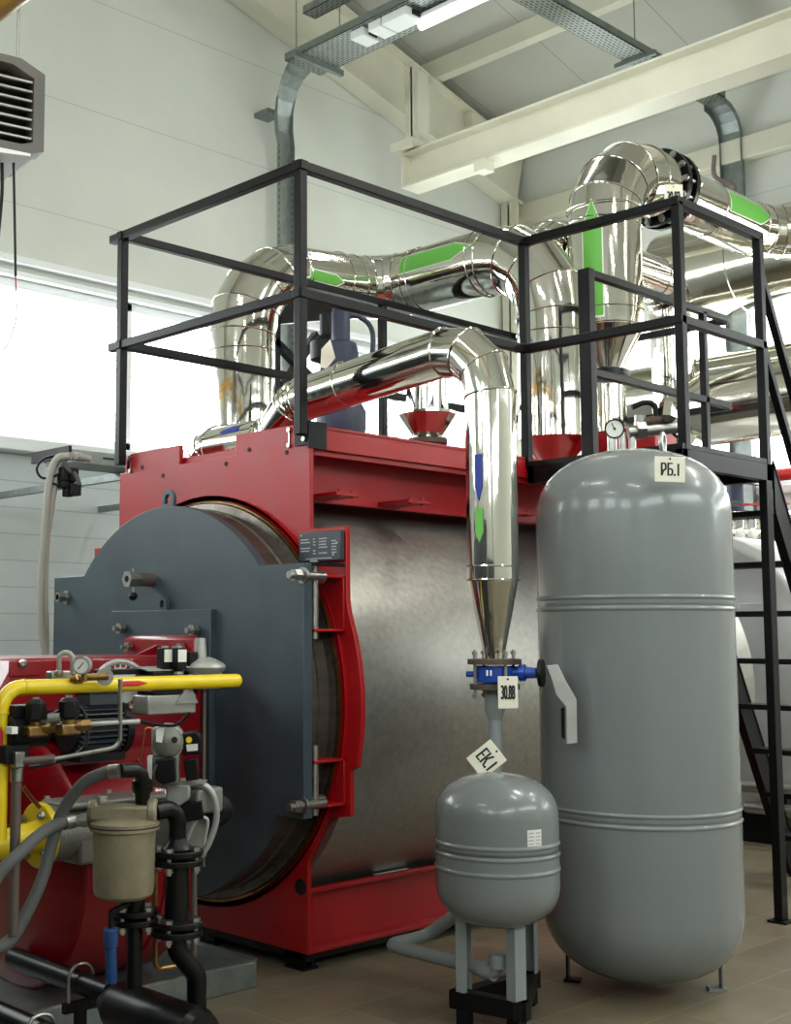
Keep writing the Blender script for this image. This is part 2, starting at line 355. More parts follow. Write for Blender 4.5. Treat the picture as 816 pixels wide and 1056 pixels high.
# roof: sheets falling towards the end wall
RZ = lambda x: 7.70 - .25 * (x - 8)
xr = 3.0
m = MB().prism([(xr, YB - .3, RZ(xr)), (XW + .4, YB - .3, RZ(XW + .4)), (XW + .4, YB - .3, RZ(XW + .4) + .15), (xr, YB - .3, RZ(xr) + .15)], (0, YW - YB + .6, 0))
m.prism([(XB - .3, YB - .3, 6.8), (xr, YB - .3, RZ(xr)), (xr, YB - .3, RZ(xr) + .15), (XB - .3, YB - .3, 6.95)], (0, YW - YB + .6, 0))
struct(m.build('ceiling', 'ceil'))
def window(name, a, b, z0, z1, axis, pos, out, nm, base=None, depth=.08):
    """strip window: frame with mullions, one pane behind; out = +1/-1 towards outside"""
    B = MB(); f = .07
    def bx(u0, u1, w0, w1, z_0, z_1, mb):
        (mb.box(u0, u1, w0, w1, z_0, z_1) if axis == 'x' else mb.box(w0, w1, u0, u1, z_0, z_1))
    p0, p1 = sorted((pos + out * .03, pos + out * (.03 + depth)))
    bx(a, b, p0, p1, z0, z0 + f, B); bx(a, b, p0, p1, z1 - f, z1, B); bx(a, a + f, p0, p1, z0, z1, B); bx(b - f, b, p0, p1, z0, z1, B)
    for q in nm: bx(q - .045, q + .045, p0, p1, z0, z1, B)
    fo = struct(B.build(name, 'frame', bevel=.006))
    G = MB(); g0, g1 = sorted((pos + out * .06, pos + out * .068)); bx(a, b, g0, g1, z0, z1, G)
    G.build('pane', 'glass', fo)
    return fo
mx0 = at(134, 330, Y=YW).x
win1 = window('window_1', WX0, WX1, wz0, wz1, 'x', YW, 1, [mx0 + 1.62 * k for k in range(-5, 4) if WX0 < mx0 + 1.62 * k < WX1])
MB().box(WX0 - .1, WX1 + .1, YW - .14, YW + .05, wz0 - .12, wz0 - .02).build('window_sill', 'frame', win1, bevel=.01)
MB().box(WX0 - .1, WX1 + .1, YW - .05, YW + .02, wz1, wz1 + .045).box(WX0 - .1, WX1 + .1, YW - .10, YW + .02, wz1 + .09, wz1 + .15).build('window_header', 'frame', win1, bevel=.01)
win2 = window('window_2', EY0, EY1, ez0, ez1, 'y', XW, 1, [5.75, 4.05, 2.3, .6, -1.2])
MB().box(XW - .1, XW + .05, EY0 - .1, EY1 + .1, ez0 - .08, ez0).build('window_sill', 'frame', win2, bevel=.01)
for i, (a, b) in enumerate(BW):
    wq = window('window_%d' % (3 + i), a, b, 3.9, 5.8, 'y', XB, -1, [(a + b) / 2])
    portal((XB - .2, (a + b) / 2, 4.85), (0, -PI / 2, 0), 1.9, b - a)
for i, (a, b) in enumerate(FW):
    wq = window('window_%d' % (6 + i), a, b, 3.9, 5.3, 'x', YB, -1, [a + (b - a) * k / 4 for k in (1, 2, 3)])
    portal(((a + b) / 2, YB - .2, 4.6), (PI / 2, 0, 0), b - a, 1.4)
portal(((WX0 + WX1) / 2, YW + .2, (wz0 + wz1) / 2), (-PI / 2, 0, 0), WX1 - WX0, wz1 - wz0)
portal((XW + .2, (EY0 + EY1) / 2, (ez0 + ez1) / 2), (0, PI / 2, 0), ez1 - ez0, EY1 - EY0)
# steel frame of the building
YR = YW - .12
def ibeam(mb, a, b, h, wd, up=(0, 0, 1), t=.02, tw=.014):
    a, b = V(a), V(b); d = (b - a).normalized(); u = V(up); u = (u - d * u.dot(d)).normalized()
    mb.bar(a + u * (h/2 - t/2), b + u * (h/2 - t/2), wd, t, up=u); mb.bar(a - u * (h/2 - t/2), b - u * (h/2 - t/2), wd, t, up=u)
    mb.bar(a, b, tw, h - 2 * t, up=u); return mb
rb = [at(260, 10, Y=YR), at(407, 120, Y=YR), at(510, 199, Y=YR)]
xa, xb_ = -1.0, rb[2].x + .1
zr = lambda x: rb[2].z + .02 + (rb[0].z - rb[2].z) / (rb[0].x - rb[2].x) * (x - rb[2].x)
RH = .62
m = ibeam(MB(), (xa, YR, zr(xa) + RH/2), (XW - .1, YR, zr(XW - .1) + RH/2), RH, .22)
for x in (rb[1].x + .25, rb[1].x - 2.3, rb[1].x + 1.1): m.box(x - .01, x + .01, YR - .1, YR + .08, zr(x) + .03, zr(x) + RH - .03)
struct(m.build('trim_1', 'white'))
cx_ = at(533, 220, Y=YR).x
m = MB().bar((cx_, YR - .0, 0), (cx_, YR, zr(cx_) + .1), .02, .24, up=(1, 0, 0)).box(cx_ - .15, cx_ - .13, YR - .12, YR + .1, 0, zr(cx_ - .15) + .02).box(cx_ + .13, cx_ + .15, YR - .12, YR + .1, 0, zr(cx_) + .1)
m.box(cx_ - .15, cx_ + .15, YR - .01, YR + .01, 0, zr(cx_))
struct(m.build('trim_2', 'white'))
# purlins under the roof sheets, running across the rafter
pxx = at(428, 69, Z=zr(8.6) + RH).x
for i, x in enumerate((pxx, pxx - 1.75, pxx - 3.5, pxx + 1.5)):
    z = zr(x) + RH + .12
    m = MB().bar((x, YB, z), (x, YW, z), .018, .2).bar((x + .05, YB, z - .1), (x + .05, YW, z - .1), .12, .015)
    struct(m.build('trim_%d' % (3 + i), 'white'))
# rail along the end wall, below the eaves
pz = at(816, 140, X=XW - .1).z
struct(MB().box(XW - .14, XW - .0, YB, YW, pz - .1, pz + .12).build('trim_7', 'white', bevel=.01))
# big white crane beam
BXp = 8.75
bl = at(424, 195, X=BXp); br_ = at(816, 65, X=BXp); bt = at(816, 18, X=BXp)
hb = bt.z - br_.z
ye = bl.y; zb = (bl.z + br_.z) / 2
cb = thing('crane_beam', 'big white steel I-beam crossing below the roof, ending at the left wall', 'beam', (BXp, 2., zb))
m = ibeam(MB(), (BXp, YB + .05, zb + hb/2), (BXp, ye, zb + hb/2), hb, .24, t=.022)
m.build('beam', 'white', cb)
MB().box(BXp - .12, BXp + .12, ye, ye + .015, zb, zb + hb).build('end_plate', 'white', cb)
m = MB().box(BXp - .3, BXp + .14, ye - .28, ye - .02, zb + hb, zb + hb + .03).box(BXp - .3, BXp - .28, ye - .28, ye - .02, zb + hb - .06, zb + hb)
m.box(BXp - .14, BXp - .12, ye - .22, ye - .06, zb + hb, zr(BXp) + .1).box(BXp - .14, BXp + .1, ye - .15, ye - .13, zb + hb, zr(BXp) + .1)
m.build('hanger_bracket', 'white', cb)
b2 = at(503, 170, X=BXp)
MB().box(BXp - .16, BXp - .02, b2.y - .09, b2.y + .03, zb - .1, zb).build('clamp', 'white', cb)

# ------------------------------------------------------------------ boiler
YC, ZC, XF = 4.77, 1.15, 3.83
XE = 7.30
boiler = thing('fire_tube_boiler', 'large red framed boiler with grey steel jacket and blue-grey round door', 'boiler', (5.8, YC, 0))
mir = lambda y: 2 * YC - y
near = [(4.056, .08), (4.056, .47), (3.93, .67), (3.795, .69), (3.795, .88)]
R1 = 1.045
for a in (-14, -8, -2, 4, 10, 16, 22): 
    near.append((YC - R1 * math.cos(math.radians(a)), ZC + R1 * math.sin(math.radians(a))))
near += [(3.812, 1.60), (3.812, 1.912), (4.04, 1.912), (4.04, 2.295)]
top = [(4.13, 2.295), (4.13, 2.392), (4.55, 2.392), (4.55, 2.295), (4.985, 2.295), (4.985, 2.392), (5.41, 2.392), (5.41, 2.295)]
far = [(mir(y), z) for y, z in reversed(near)]
MB().prism([(XF, y, z) for y, z in near + top + far], (.025, 0, 0)).build('front_plate', 'red', boiler, bevel=.003, ang=20)
for y, z in ((4.19, 2.27), (4.45, 2.31), (5.12, 2.25), (5.30, 2.31), (4.62, 2.26)): MB().disc((XF - .001, y, z), (1, 0, 0), .011, .004, 16).build('plate_hole', 'dark', boiler)
MB().disc((XF - .001, 4.10, .36), (1, 0, 0), .035, .004, 24).build('plate_hole', 'dark', boiler)
m = MB().lathe([(.945, 0), (.945, .02), (.965, .02), (.965, 0)], (XF - .02, YC, ZC), (1, 0, 0), 96)
m.build('opening_ring', 'red', boiler)
MB().lathe([(.93, 0), (.93, .012), (.941, .012), (.941, 0)], (XF - .03, YC, ZC), (1, 0, 0), 96).build('gasket', 'brass', boiler)
# the drum behind the door
XD = 3.58
MB().lathe([(.3, 0), (.888, 0), (.888, .10), (.896, .105), (.896, .12), (.888, .125), (.888, .17), (.925, .175), (.925, .22)], (XD + .045, YC, ZC), (1, 0, 0), 96).build('drum', 'drum', boiler, ang=25)
# door: round plate with two square shoulders
RD = .9; a1 = math.asin((1.745 - ZC) / RD); a2 = math.asin((ZC - .70) / RD)
poly = []
for i in range(41): t = a1 + (PI - 2 * a1) * i / 40; poly.append((YC - RD * math.cos(t), ZC + RD * math.sin(t)))
poly += [(5.725, 1.745), (5.725, .70)]
for i in range(41): t = PI + a2 + (PI - 2 * a2) * i / 40; poly.append((YC - RD * math.cos(t), ZC + RD * math.sin(t)))
poly += [(3.815, .70), (3.815, 1.745)]
door = MB().prism([(XD, y, z) for y, z in poly], (.05, 0, 0)).build('door', 'door', boiler, bevel=.003, ang=20)
def eye(y, z, x, r, nm='lifting_eye', par=door):
    m = MB(); pr = [(math.cos(t) , math.sin(t)) for t in [PI * i / 14 for i in range(15)]]
    o_ = [(y + r * c, z + r * s_) for c, s_ in pr] + [(y - r, z - r * 1.3)] + [(y + r, z - r * 1.3)]
    q = r * .5; i_ = [(y + q * c, z + q * s_) for c, s_ in pr] + [(y - q, z - r * .5), (y + q, z - r * .5)]
    n = len(o_); vs = [(x, a, b) for a, b in o_] + [(x, a, b) for a, b in i_] + [(x + .02, a, b) for a, b in o_] + [(x + .02, a, b) for a, b in i_]
    fs = []
    for k in range(n):
        k2 = (k + 1) % n; fs += [(k, k2, n + k2, n + k), (2*n + k, 3*n + k, 3*n + k2, 2*n + k2), (k, 2*n + k, 2*n + k2, k2), (n + k, n + k2, 3*n + k2, 3*n + k)]
    return m.add(vs, fs).build(nm, 'door', par)
p = at(171, 511, X=XD); eye(p.y, RD + ZC + .035, XD + .01, .045)
# door plate that carries the burner
bp0 = at(122, 630, X=XD - .03); bp1 = at(218, 628, X=XD - .03)
bplate = MB().box(XD - .035, XD, bp1.y, bp0.y + .05, .62, bp1.z).build('burner_plate', 'door', door, bevel=.003)
p = at(167, 622, X=XD - .03); eye(p.y, bp1.z + .03, XD - .03, .034, par=door)
# sight glass on the door
p = at(157, 598, X=XD)
sg = MB().cyl(p, p + V((-.13, 0, 0)), .032, seg=20).build('sight_glass', 'brown', door)
MB().lathe([(.018, 0), (.018, .012), (.04, .012), (.04, -.05)], p + V((-.135, 0, 0)), (-1, 0, 0), 6).build('sight_cap', 'zinc', door)
MB().cyl(p + V((-.11, 0, .05)), p + V((-.11, 0, -.07)), .006, seg=8).build('sight_lever', 'zinc', door)
MB().lathe([(0, -.022), (.016, -.016), (.022, 0), (.016, .016), (0, .022)], p + V((-.11, 0, -.08)), (0, 0, 1), 16).build('lever_knob', 'rubber', door)
# clamping bolts of the door
def clampbolt(py, pz_, L=.085, par=door):
    c = V((XD, py, pz_))
    MB().cyl(c + V((.12, 0, 0)), c + V((-L, 0, 0)), .016, seg=12).hexn(c + V((-.06, 0, 0)), (1, 0, 0), .026, .036).lathe([(.0, 0), (.034, 0), (.034, .01), (0, .01)], c + V((-.012, 0, 0)), (1, 0, 0), 20).build('clamp_bolt', 'zinc', par)
zt = at(303, 593, X=XD - .05); clampbolt(at(308, 593, X=XD - .03).y, zt.z)
zb_ = at(300, 831, X=XD - .05); clampbolt(at(308, 831, X=XD - .03).y, zb_.z)
clampbolt(at(66, 610, X=XD - .02).y, 1.64, .06)
for q in ((128, 648), (203, 650)):
    c = at(q[0], q[1], X=XD - .04)
    MB().cyl(c + V((.02, 0, 0)), c + V((-.06, 0, 0)), .013, seg=12).hexn(c + V((-.035, 0, 0)), (1, 0, 0), .028, .03).build('flange_bolt', 'zinc', door)
# hinge brackets on the near side
def hinge(z0, z1):
    y0, y1 = 3.82, 4.0
    h = MB().box(XD + .07, XF, y0, y1 - .04, z1 - .012, z1).box(XD + .07, XF, y0, y1 - .04, z0, z0 + .012).box(XF - .012, XF, y0, y1, z0, z1).build('hinge_bracket', 'red', boiler, bevel=.003)
    MB().cyl((XD + .10, y0 + .035, z0 - .03), (XD + .10, y0 + .035, z1 + .06), .018, seg=16).build('hinge_pin', 'zinc', h)
    return h
hinge(1.46, 1.70); hinge(.735, .93)
MB().box(XD + .05, XF - .02, 3.80, 3.84, 1.735, 1.75).build('hinge_arm', 'black', boiler)
MB().cyl((XD + .05, 3.87, zt.z), (XD + .16, 3.87, zt.z), .03, seg=16).build('hinge_boss', 'zinc', boiler)
MB().cyl((XD + .05, 3.87, zb_.z), (XD + .16, 3.87, zb_.z), .026, seg=16).build('hinge_boss', 'zinc', boiler)
# rating plate
q = [at(*a, X=XF - .012) for a in ((311, 546), (354, 541), (354, 570), (311, 574))]
y0, y1 = q[0].y, q[1].y
rp = MB().box(XF - .03, XF - .004, y1, y0, 1.765, 1.895).build('rating_plate', 'plate', boiler, bevel=.004)
m = MB(); X_ = XF - .0315
for i in range(6):
    for a, b in ((.06, .30), (.36, .42), (.50, .72), (.80, .93)):
        if random.random() < .85: m.box(X_, X_ + .001, y0 + (y1 - y0) * (a + (b - a) * random.uniform(.75, 1)), y0 + (y1 - y0) * a, 1.86 - .0125 * i, 1.8645 - .0125 * i)
m.box(X_, X_ + .001, y0 + (y1 - y0) * .8, y0 + (y1 - y0) * .18, 1.775, 1.779)
for a, z in ((.07, 1.882), (.84, 1.79), (.92, 1.84)): m.disc((X_, y0 + (y1 - y0) * a, z), (1, 0, 0), .005, .002, 10)
m.build('print', 'print', rp)
# jacket
jk = MB().lathe([(.0, 0), (.99, 0), (.99, XE - XF - .03), (0, XE - XF - .03)], (XF + .028, YC, 1.13), (1, 0, 0), 128).build('jacket', 'jacket', boiler, ang=30)
m = MB()


# top beams either side, with the deck between
for s_, y in ((1, 4.05), (-1, mir(4.05))):
    d = .045 * s_
    m = MB().box(XF + .025, XE, *sorted((y, y + .02 * s_)), 2.275, 2.375).box(XF + .025, XE, *sorted((y, y + .16 * s_)), 2.365, 2.385).box(XF + .025, XE, *sorted((y + .17 * s_, y + .19 * s_)), 2.06, 2.37)
    m.box(XF + .025, XE, *sorted((y + .02 * s_, y + .03 * s_)), 2.25, 2.28)
    m.build('top_beam', 'red', boiler, bevel=.003)
for x in (3.98, 4.46, 5.30):
    m = MB().box(x, x + .16, 4.02, 4.24, 2.075, 2.09)
    for k in (.04, .12): m.cyl((x + k, 4.04, 2.067), (x + k, 4.04, 2.105), .012, seg=10)
    m.build('jacket_tab', 'red', boiler)
MB().box(XF + .03, XE, 4.2, mir(4.2), 2.30, 2.33).build('deck', 'red', boiler)
MB().box(6.75, 7.0, 4.08, 4.60, 2.385, 2.72).build('top_box', 'red', boiler, bevel=.006)
# base rails and black feet
for s_, y in ((1, 4.056), (-1, mir(4.056))):
    m = MB().box(XF + .02, XE, *sorted((y, y + .03 * s_)), .335, .355).box(XF + .02, XE, *sorted((y, y + .16 * s_)), .08, .10).box(XF + .02, XE, *sorted((y + .05 * s_, y + .07 * s_)), .09, .345)
    m.build('base_rail', 'red', boiler, bevel=.003)
MB().box(XF + .03, XE, 4.13, mir(4.13), .30, .335).build('shade_ledge', 'dark', boiler)  # dark ledge added; the shade under the jacket is put into its colour
MB().box(XF - .0, XF + .03, 4.06, mir(4.06), .05, .08).box(XF, XE, 4.09, 4.2, .045, .08).box(XF, XE, mir(4.2), mir(4.09), .045, .08).build('base_frame', 'black', boiler)
for x in (XF + .06, XF + .75, XF + 1.45, XF + 2.3, XF + 3.2, XE - .1):
    for y in (4.16, 4.77, mir(4.16)):
        MB().box(x - .045, x + .045, y - .06, y + .06, 0, .012).box(x - .035, x - .02, y - .05, y + .05, .01, .05).box(x + .02, x + .035, y - .05, y + .05, .01, .05).cyl((x, y, 0.01), (x, y, .05), .02, seg=12).build('foot', 'black', boiler)
for x in (4.35, 5.3):
    MB().box(x, x + .22, 4.09, 4.16, .336, .342).build('white_shim', 'whitef', boiler)

# ------------------------------------------------------------------ railing round the boiler top
T, ZT, ZM, ZB = .045, 3.56, 2.97, 2.33
rail = thing('guard_railing', 'black square tube guard railing round the top of the boiler', 'railing', (5.8, YC, 2.39))
A, B, Cc, Dd, Ee = (3.79, 5.44), (3.79, 4.055), (5.44, 4.055), (5.47, 3.15), (6.28, 3.15)
Fr, Ff, Qa, Qb = (7.85, 5.44), (7.85, 4.16), (6.19, 4.16), (7.78, 4.16)
def run(a, b, z, nm, par=rail, ext=.03):
    d = (V(b) - V(a)).normalized() * ext
    return MB().bar((a[0] - d[0], a[1] - d[1], z), (b[0] + d[0], b[1] + d[1], z), T, T).build(nm, 'black', par, bevel=.004)
for a, b in (((A[0], A[1] + .07), B), (B, Cc), (A, Fr), (Fr, (7.85, 4.20))):
    run(a, b, ZT, 'top_rail'); run(a, b, ZM, 'mid_rail')
MB().bar((Cc[0], Cc[1], ZT), (Dd[0], Dd[1], ZT), T).build('top_rail', 'black', rail, bevel=.004)
MB().bar((Cc[0], Cc[1], ZM), (Dd[0], Dd[1], ZM), T).build('mid_rail', 'black', rail, bevel=.004)
run(Dd, Ee, ZT, 'top_rail'); run(Dd, Ee, ZM, 'mid_rail'); run(Qa, Qb, ZT - .0, 'top_rail'); run(Qa, Qb, ZM, 'mid_rail')
for p_ in (A, B, Cc, Dd, Ee, Fr, (5.8, 5.44), (7.5, 4.16)):
    MB().bar((p_[0], p_[1], ZB), (p_[0], p_[1], ZT), T, T, up=(1, 0, 0)).build('post', 'black', rail, bevel=.004)
MB().box(6.15, 6.21, 4.12, 4.20, ZB, ZT + .02).build('post', 'black', rail, bevel=.004)
MB().box(7.2, 7.88, 4.13, 5.47, 2.30, 2.33).build('walkway_plate', 'black', rail)
# corner bracket of the near front post
bk = MB().box(XF - .012, XF - .0, 4.045, 4.125, 2.29, 2.40).box(XF - .012, XF + .10, 4.033, 4.045, 2.275, 2.395).build('corner_bracket', 'black', rail)
for z, y in ((2.375, 4.105), (2.315, 4.06)): MB().hexn((XF - .013, y, z), (-1, 0, 0), .012, .01).build('bracket_bolt', 'zinc', bk)
for y in (4.17, 5.40):
    m = MB()
    for z in (2.30, 2.37): m.hexn((XF, y, z), (-1, 0, 0), .012, .012)
    m.box(XF - .006, XF - .001, y - .004, y + .004, 2.31, 2.36).build('fixing_bolt', 'zinc', boiler)
# landing and stair
ld = thing('landing_platform', 'black steel landing beside the boiler top on tall square posts behind the tall tank', 'platform', (5.9, 3.6, 0))
MB().box(5.42, 6.30, 3.13, 4.04, 2.335, 2.36).build('deck_plate', 'black', ld)
m = MB().box(5.42, 5.47, 3.13, 4.04, 2.245, 2.335).box(6.25, 6.30, 3.13, 4.04, 2.245, 2.335).box(5.42, 6.30, 3.13, 3.17, 2.245, 2.335).box(5.42, 6.30, 4.0, 4.04, 2.245, 2.335)
m.build('edge_frame', 'black', ld, bevel=.003)
for p_ in ((5.45, 3.15), (6.27, 3.15), (6.27, 4.01), (5.45, 3.99)):
    if p_ == (5.45, 3.99): continue
    MB().box(p_[0] - .032, p_[0] + .032, p_[1] - .022, p_[1] + .022, .012, 2.25).build('leg', 'black', ld, bevel=.003)
    MB().box(p_[0] - .05, p_[0] + .05, p_[1] - .05, p_[1] + .05, 0, .012).build('foot_plate', 'black', ld)
st = thing('steel_stair', 'steep black steel stair with a slanting handrail going down from the landing', 'stair', (7.0, 3.42, 0))
SL = 1.83; sx = lambda z: 6.33 + (2.36 - z) / SL
for y in (3.15, 3.70):
    d = V((1, 0, -SL)).normalized(); n_ = V((SL, 0, 1)).normalized() * .075
    a = V((sx(2.40), y, 2.30)); b = V((sx(.0), y, .0))
    m = MB().prism([(sx(2.36) , y - .02, 2.36), (sx(2.36), y - .02, 2.10), (sx(.0) - .15, y - .02, 0), (sx(0) , y - .02, 0)], (0, .012, 0))
    m.bar((sx(2.36) - .0, y, 2.34), (sx(0) - .0, y, .02), .05, .008, up=n_.normalized()).bar((sx(2.36) - .0, y, 2.08), (sx(0) - .15, y, .02), .05, .008, up=n_.normalized())
    m.build('stringer', 'black', st)
for k in range(8):
    z = 2.10 - k * .262
    MB().box(sx(z) - .17, sx(z) - .02, 3.16, 3.69, z - .03, z).build('tread', 'black', st, bevel=.003)
for z_ in (3.34, 2.93): MB().bar((6.29, 3.15, z_ + .02), (7.5, 3.15, z_ + .02 - 1.21 * SL), .04).build('handrail', 'black', st, bevel=.004)
for x in (6.75, 7.4): MB().bar((x, 3.15, 2.36 - (x - 6.33) * SL - .05 if x < 7 else .1), (x, 3.15, 3.36 - (x - 6.29) * SL), .035, .035, up=(1, 0, 0)).build('rail_post', 'black', st, bevel=.004)

# ------------------------------------------------------------------ stainless pipelines
# A: the large looping main over the boiler
XA, YA, rA = 6.5, 6.1, .222
za = 3.90
LA = thing('insulated_pipeline', 'large polished steel clad pipe looping high over the boiler between two risers', 'pipe', (6.5, 4.62, 2.6))
p2 = (XA, 4.63); xr1 = at(250, 400, Y=YA).x
pts = bend([(p2[0], p2[1], 2.66), (p2[0], p2[1], za - .0), (XA, YA, za), (xr1, YA, za - .12), (xr1, YA, 1.6)], [.46, .34, .46], 4)
zz = (p2[0], p2[1])
clad(LA, 'cladding', pts, rA, extra=[((zz[0], zz[1], 3.32), (0, 0, 1)), ((XA, 5.16, za), (0, 1, 0)), ((xr1, YA, 3.25), (0, 0, 1)), ((xr1, YA, 2.75), (0, 0, 1)), ((XA, YA - .42, za), (0, 1, 0)), ((XA - .5, YA, za - .04), (1, 0, 0))])
MB().lathe([(rA * .98, 0), (rA * .4, -.16), (rA * .4, -.22)], (zz[0], zz[1], 2.66), (0, 0, 1), 40).build('end_cone', 'steel', LA)
MB().disc((zz[0], zz[1], 2.43), (0, 0, 1), .13, .03).cyl((zz[0], zz[1], 2.33), (zz[0], zz[1], 2.46), .08).build('flange', 'blackp', LA)
ga = at(447, 277, X=XA - rA)
wrap_arrow(LA, 'flow_arrow', (XA, ga.y, za), (0, -1, 0), (-1, -.25, .32), rA, .62, .125, 'green', head=.26)
wrap_arrow(LA, 'flow_arrow', (xr1, YA, 2.92), (0, 0, 1), (-.62, .78, 0), rA, .6, .13, 'green', head=.34)
wrap_arrow(LA, 'flow_arrow', (xr1 + .55, YA, za - .07), (1, 0, 0), (-.1, -1, -.12), rA, .30, .07, 'green')
q = at(309, 250, Y=YA)
MB().cyl((q.x, YA, za + .1), (q.x, YA, za + .26), .014, seg=12).hexn((q.x, YA, za + .26), (0, 0, 1), .025, .05).build('air_vent', 'brass', LA)
# B: the smaller main in front, dropping beside the boiler
XBp, YBp, rB = 4.08, 3.222, .104
e0 = at(492, 366, X=XBp)
LB = thing('insulated_pipeline', 'polished steel clad pipe sloping over the railing and dropping to a blue valve', 'pipe', (XBp, YBp, 1.3))
zr1 = at(505, 600, X=XBp).z
fl = at(507, 679, D=at(505, 600, X=XBp).dot(fh)).z
ptsB = bend([V((XBp, YBp, zr1)), V((XBp, YBp, at(488, 352, X=XBp).z)), at(306, 414, X=XBp), at(281, 452, X=XBp), at(212, 464, X=XBp), at(208, 520, X=XBp)], [.22, .14, .14, .10], 3)
clad(LB, 'cladding', ptsB, rB, extra=[((XBp, YBp, zr1 + .005), (0, 0, 1)), ((XBp, YBp, zr1 + .06), (0, 0, 1)), (tuple(at(358, 396, X=XBp)), (0, 1, -.13))])
MB().lathe([(rB * .98, zr1), (.045, fl + .03), (.045, fl)], (XBp, YBp, 0), (0, 0, 1), 40).build('reducer', 'steel', LB, ang=30)
vf = (C0 - V((XBp, YBp, 1.9))); vf.z = 0; vf.normalize()
wrap_arrow(LB, 'flow_arrow', (XBp, YBp, at(489, 497, X=XBp).z), (0, 0, -1), vf * .92 - rt * .58, rB, .19, .034, 'bluef', head=.3, border=0)
wrap_arrow(LB, 'flow_arrow', (XBp, YBp, at(489, 545, X=XBp).z), (0, 0, -1), vf * .92 - rt * .58, rB, .14, .036, 'green', head=.3, border=0)
wrap_arrow(LB, 'flow_arrow', tuple(at(250, 458, X=XBp)), (0, 1, -.04), (-.8, 0, .55), rB, .15, .035, 'bluef', head=.3, border=0)
# black flange, blue butterfly valve, lower flange and drop pipe
bv = thing('butterfly_valve', 'blue butterfly valve with grey lever between rusty flanges under the steel cone', 'valve', (XBp, YBp, fl - .12))
MB().disc((XBp, YBp, fl - .012), (0, 0, 1), .108, .022).build('upper_flange', 'rust', bv, bevel=.002)
MB().disc((XBp, YBp, fl - .112), (0, 0, 1), .100, .022).build('lower_flange', 'rust', bv, bevel=.002)
MB().disc((XBp, YBp, fl - .062), (0, 0, 1), .078, .066).cyl(V((XBp, YBp, fl - .062)) - rt * .115, V((XBp, YBp, fl - .062)), .012, seg=12).build('valve_body', 'blue', bv, bevel=.004)
bolts(bv, (XBp, YBp, 0), (0, 0, 1), .088, 4, .013, fl - .16, fl + .035, a0=YAW + .35)
vdir = (rt * .95 - fh * .38).normalized(); n0 = V((XBp, YBp, fl - .055))
MB().cyl(n0 + vdir * .07, n0 + vdir * .17, .026, .021, seg=16).cyl(n0 + vdir * .10, n0 + vdir * .125, .034, seg=16).build('valve_neck', 'blue', bv, bevel=.002)
lettering('II', bv, n0 - fh * .082 - rt * .035 , rt, UP, .022, .022, 'whitef')
k0 = n0 + vdir * .18
MB().cyl(k0, k0 + vdir * .016, .055, seg=20).build('notch_plate', 'rubber', bv)
k1 = k0 + vdir * .03
sdx = fh * -1
LP = [(0, .03), (.045, .035), (.075, -.03), (.115, -.10), (.115, -.27), (.072, -.275), (.072, -.13), (.035, -.085), (.02, -.03)]
MB().prism([k1 + rt * (a - .01) + UP * b - fh * .05 for a, b in LP], fh * .028).build('lever', 'castl', bv, bevel=.003)
MB().prism([k1 + rt * (a) + UP * b - fh * .02 for a, b in ((.05, -.14), (.068, -.13), (.068, -.26), (.05, -.25))], fh * .012).build('lever_grip', 'rubber', bv)
dp = thing('drop_pipe', 'grey painted pipe below the blue valve running down behind the small tank', 'pipe', (XBp, YBp, 0))
MB().cyl((XBp, YBp, fl - .122), (XBp, YBp, fl - .19), .042, .042, seg=24).lathe([(.042, fl - .19), (.042, fl - .20), (.024, fl - .25)], (XBp, YBp, 0), (0, 0, 1), 24).build('reducer', 'greyp', dp)
SX, SY = 3.835, 3.03
MB().sweep(bend([(XBp, YBp, fl - .24), (XBp, YBp, .46), (XBp, 3.60, .20), (3.85, 3.60, .20), (SX, SY + .02, .20), (SX, SY, .26)], [.07, .06, .045, .02], 6), .026, 20).build('pipe', 'greyp', dp)
MB().ring((XBp, YBp, fl - .46), (0, 0, 1), .027, .004, 24).build('coupling_ring', 'greyp', dp)
MB().cyl((SX, SY, .22), (SX, SY, .27), .036, seg=20).cyl((SX, SY + .02, .20), (SX, SY + .075, .20), .033, seg=20).build('fitting', 'greyp', dp)
# C: right main with the long green arrow, bolted flange and run to the end wall
CXp, CYp, rC, zc = 7.36, 4.80, .25, 4.70
LC = thing('insulated_pipeline', 'widest polished steel riser with long green arrow and bolted flange near the roof beam', 'pipe', (CXp, CYp, 2.5))
z3 = at(640, 345, Y=CYp).z; z4 = at(640, 387, Y=CYp).z
clad(LC, 'riser', bend([(CXp, CYp, z3), (CXp, CYp, zc), (8.0, CYp, zc)], [.46], 4), rC, extra=[((CXp, CYp, z3 + .01), (0, 0, 1)), ((CXp, CYp, z3 + .12), (0, 0, 1)), ((CXp, CYp, z3 + .84), (0, 0, 1))])
MB().lathe([(rC * .98, z3), (.09, z4), (.09, z4 - .05)], (CXp, CYp, 0), (0, 0, 1), 40).build('reducer', 'steel', LC)
MB().disc((CXp, CYp, z4 - .02), (0, 0, 1), .15, .05).build('lower_flange', 'blackp', LC, bevel=.003)
zl = at(640, 470, Y=CYp).z
MB().cyl((CXp, CYp, 2.33), (CXp, CYp, z4 - .1), .12, seg=40).build('stub_cladding', 'steel', LC)
fx = 8.10
fa = MB().disc((fx - .05, CYp, zc), (1, 0, 0), .285, .045).build('flange', 'blackp', LC, bevel=.003)
bolts(fa, (fx, CYp, zc), (1, 0, 0), .258, 14, .026, -.10, .13)
fb = MB().disc((fx + .06, CYp, zc), (1, 0, 0), .285, .045).disc((fx, CYp, zc), (1, 0, 0), .2, .09).build('flange', 'blackp', LC, bevel=.003)
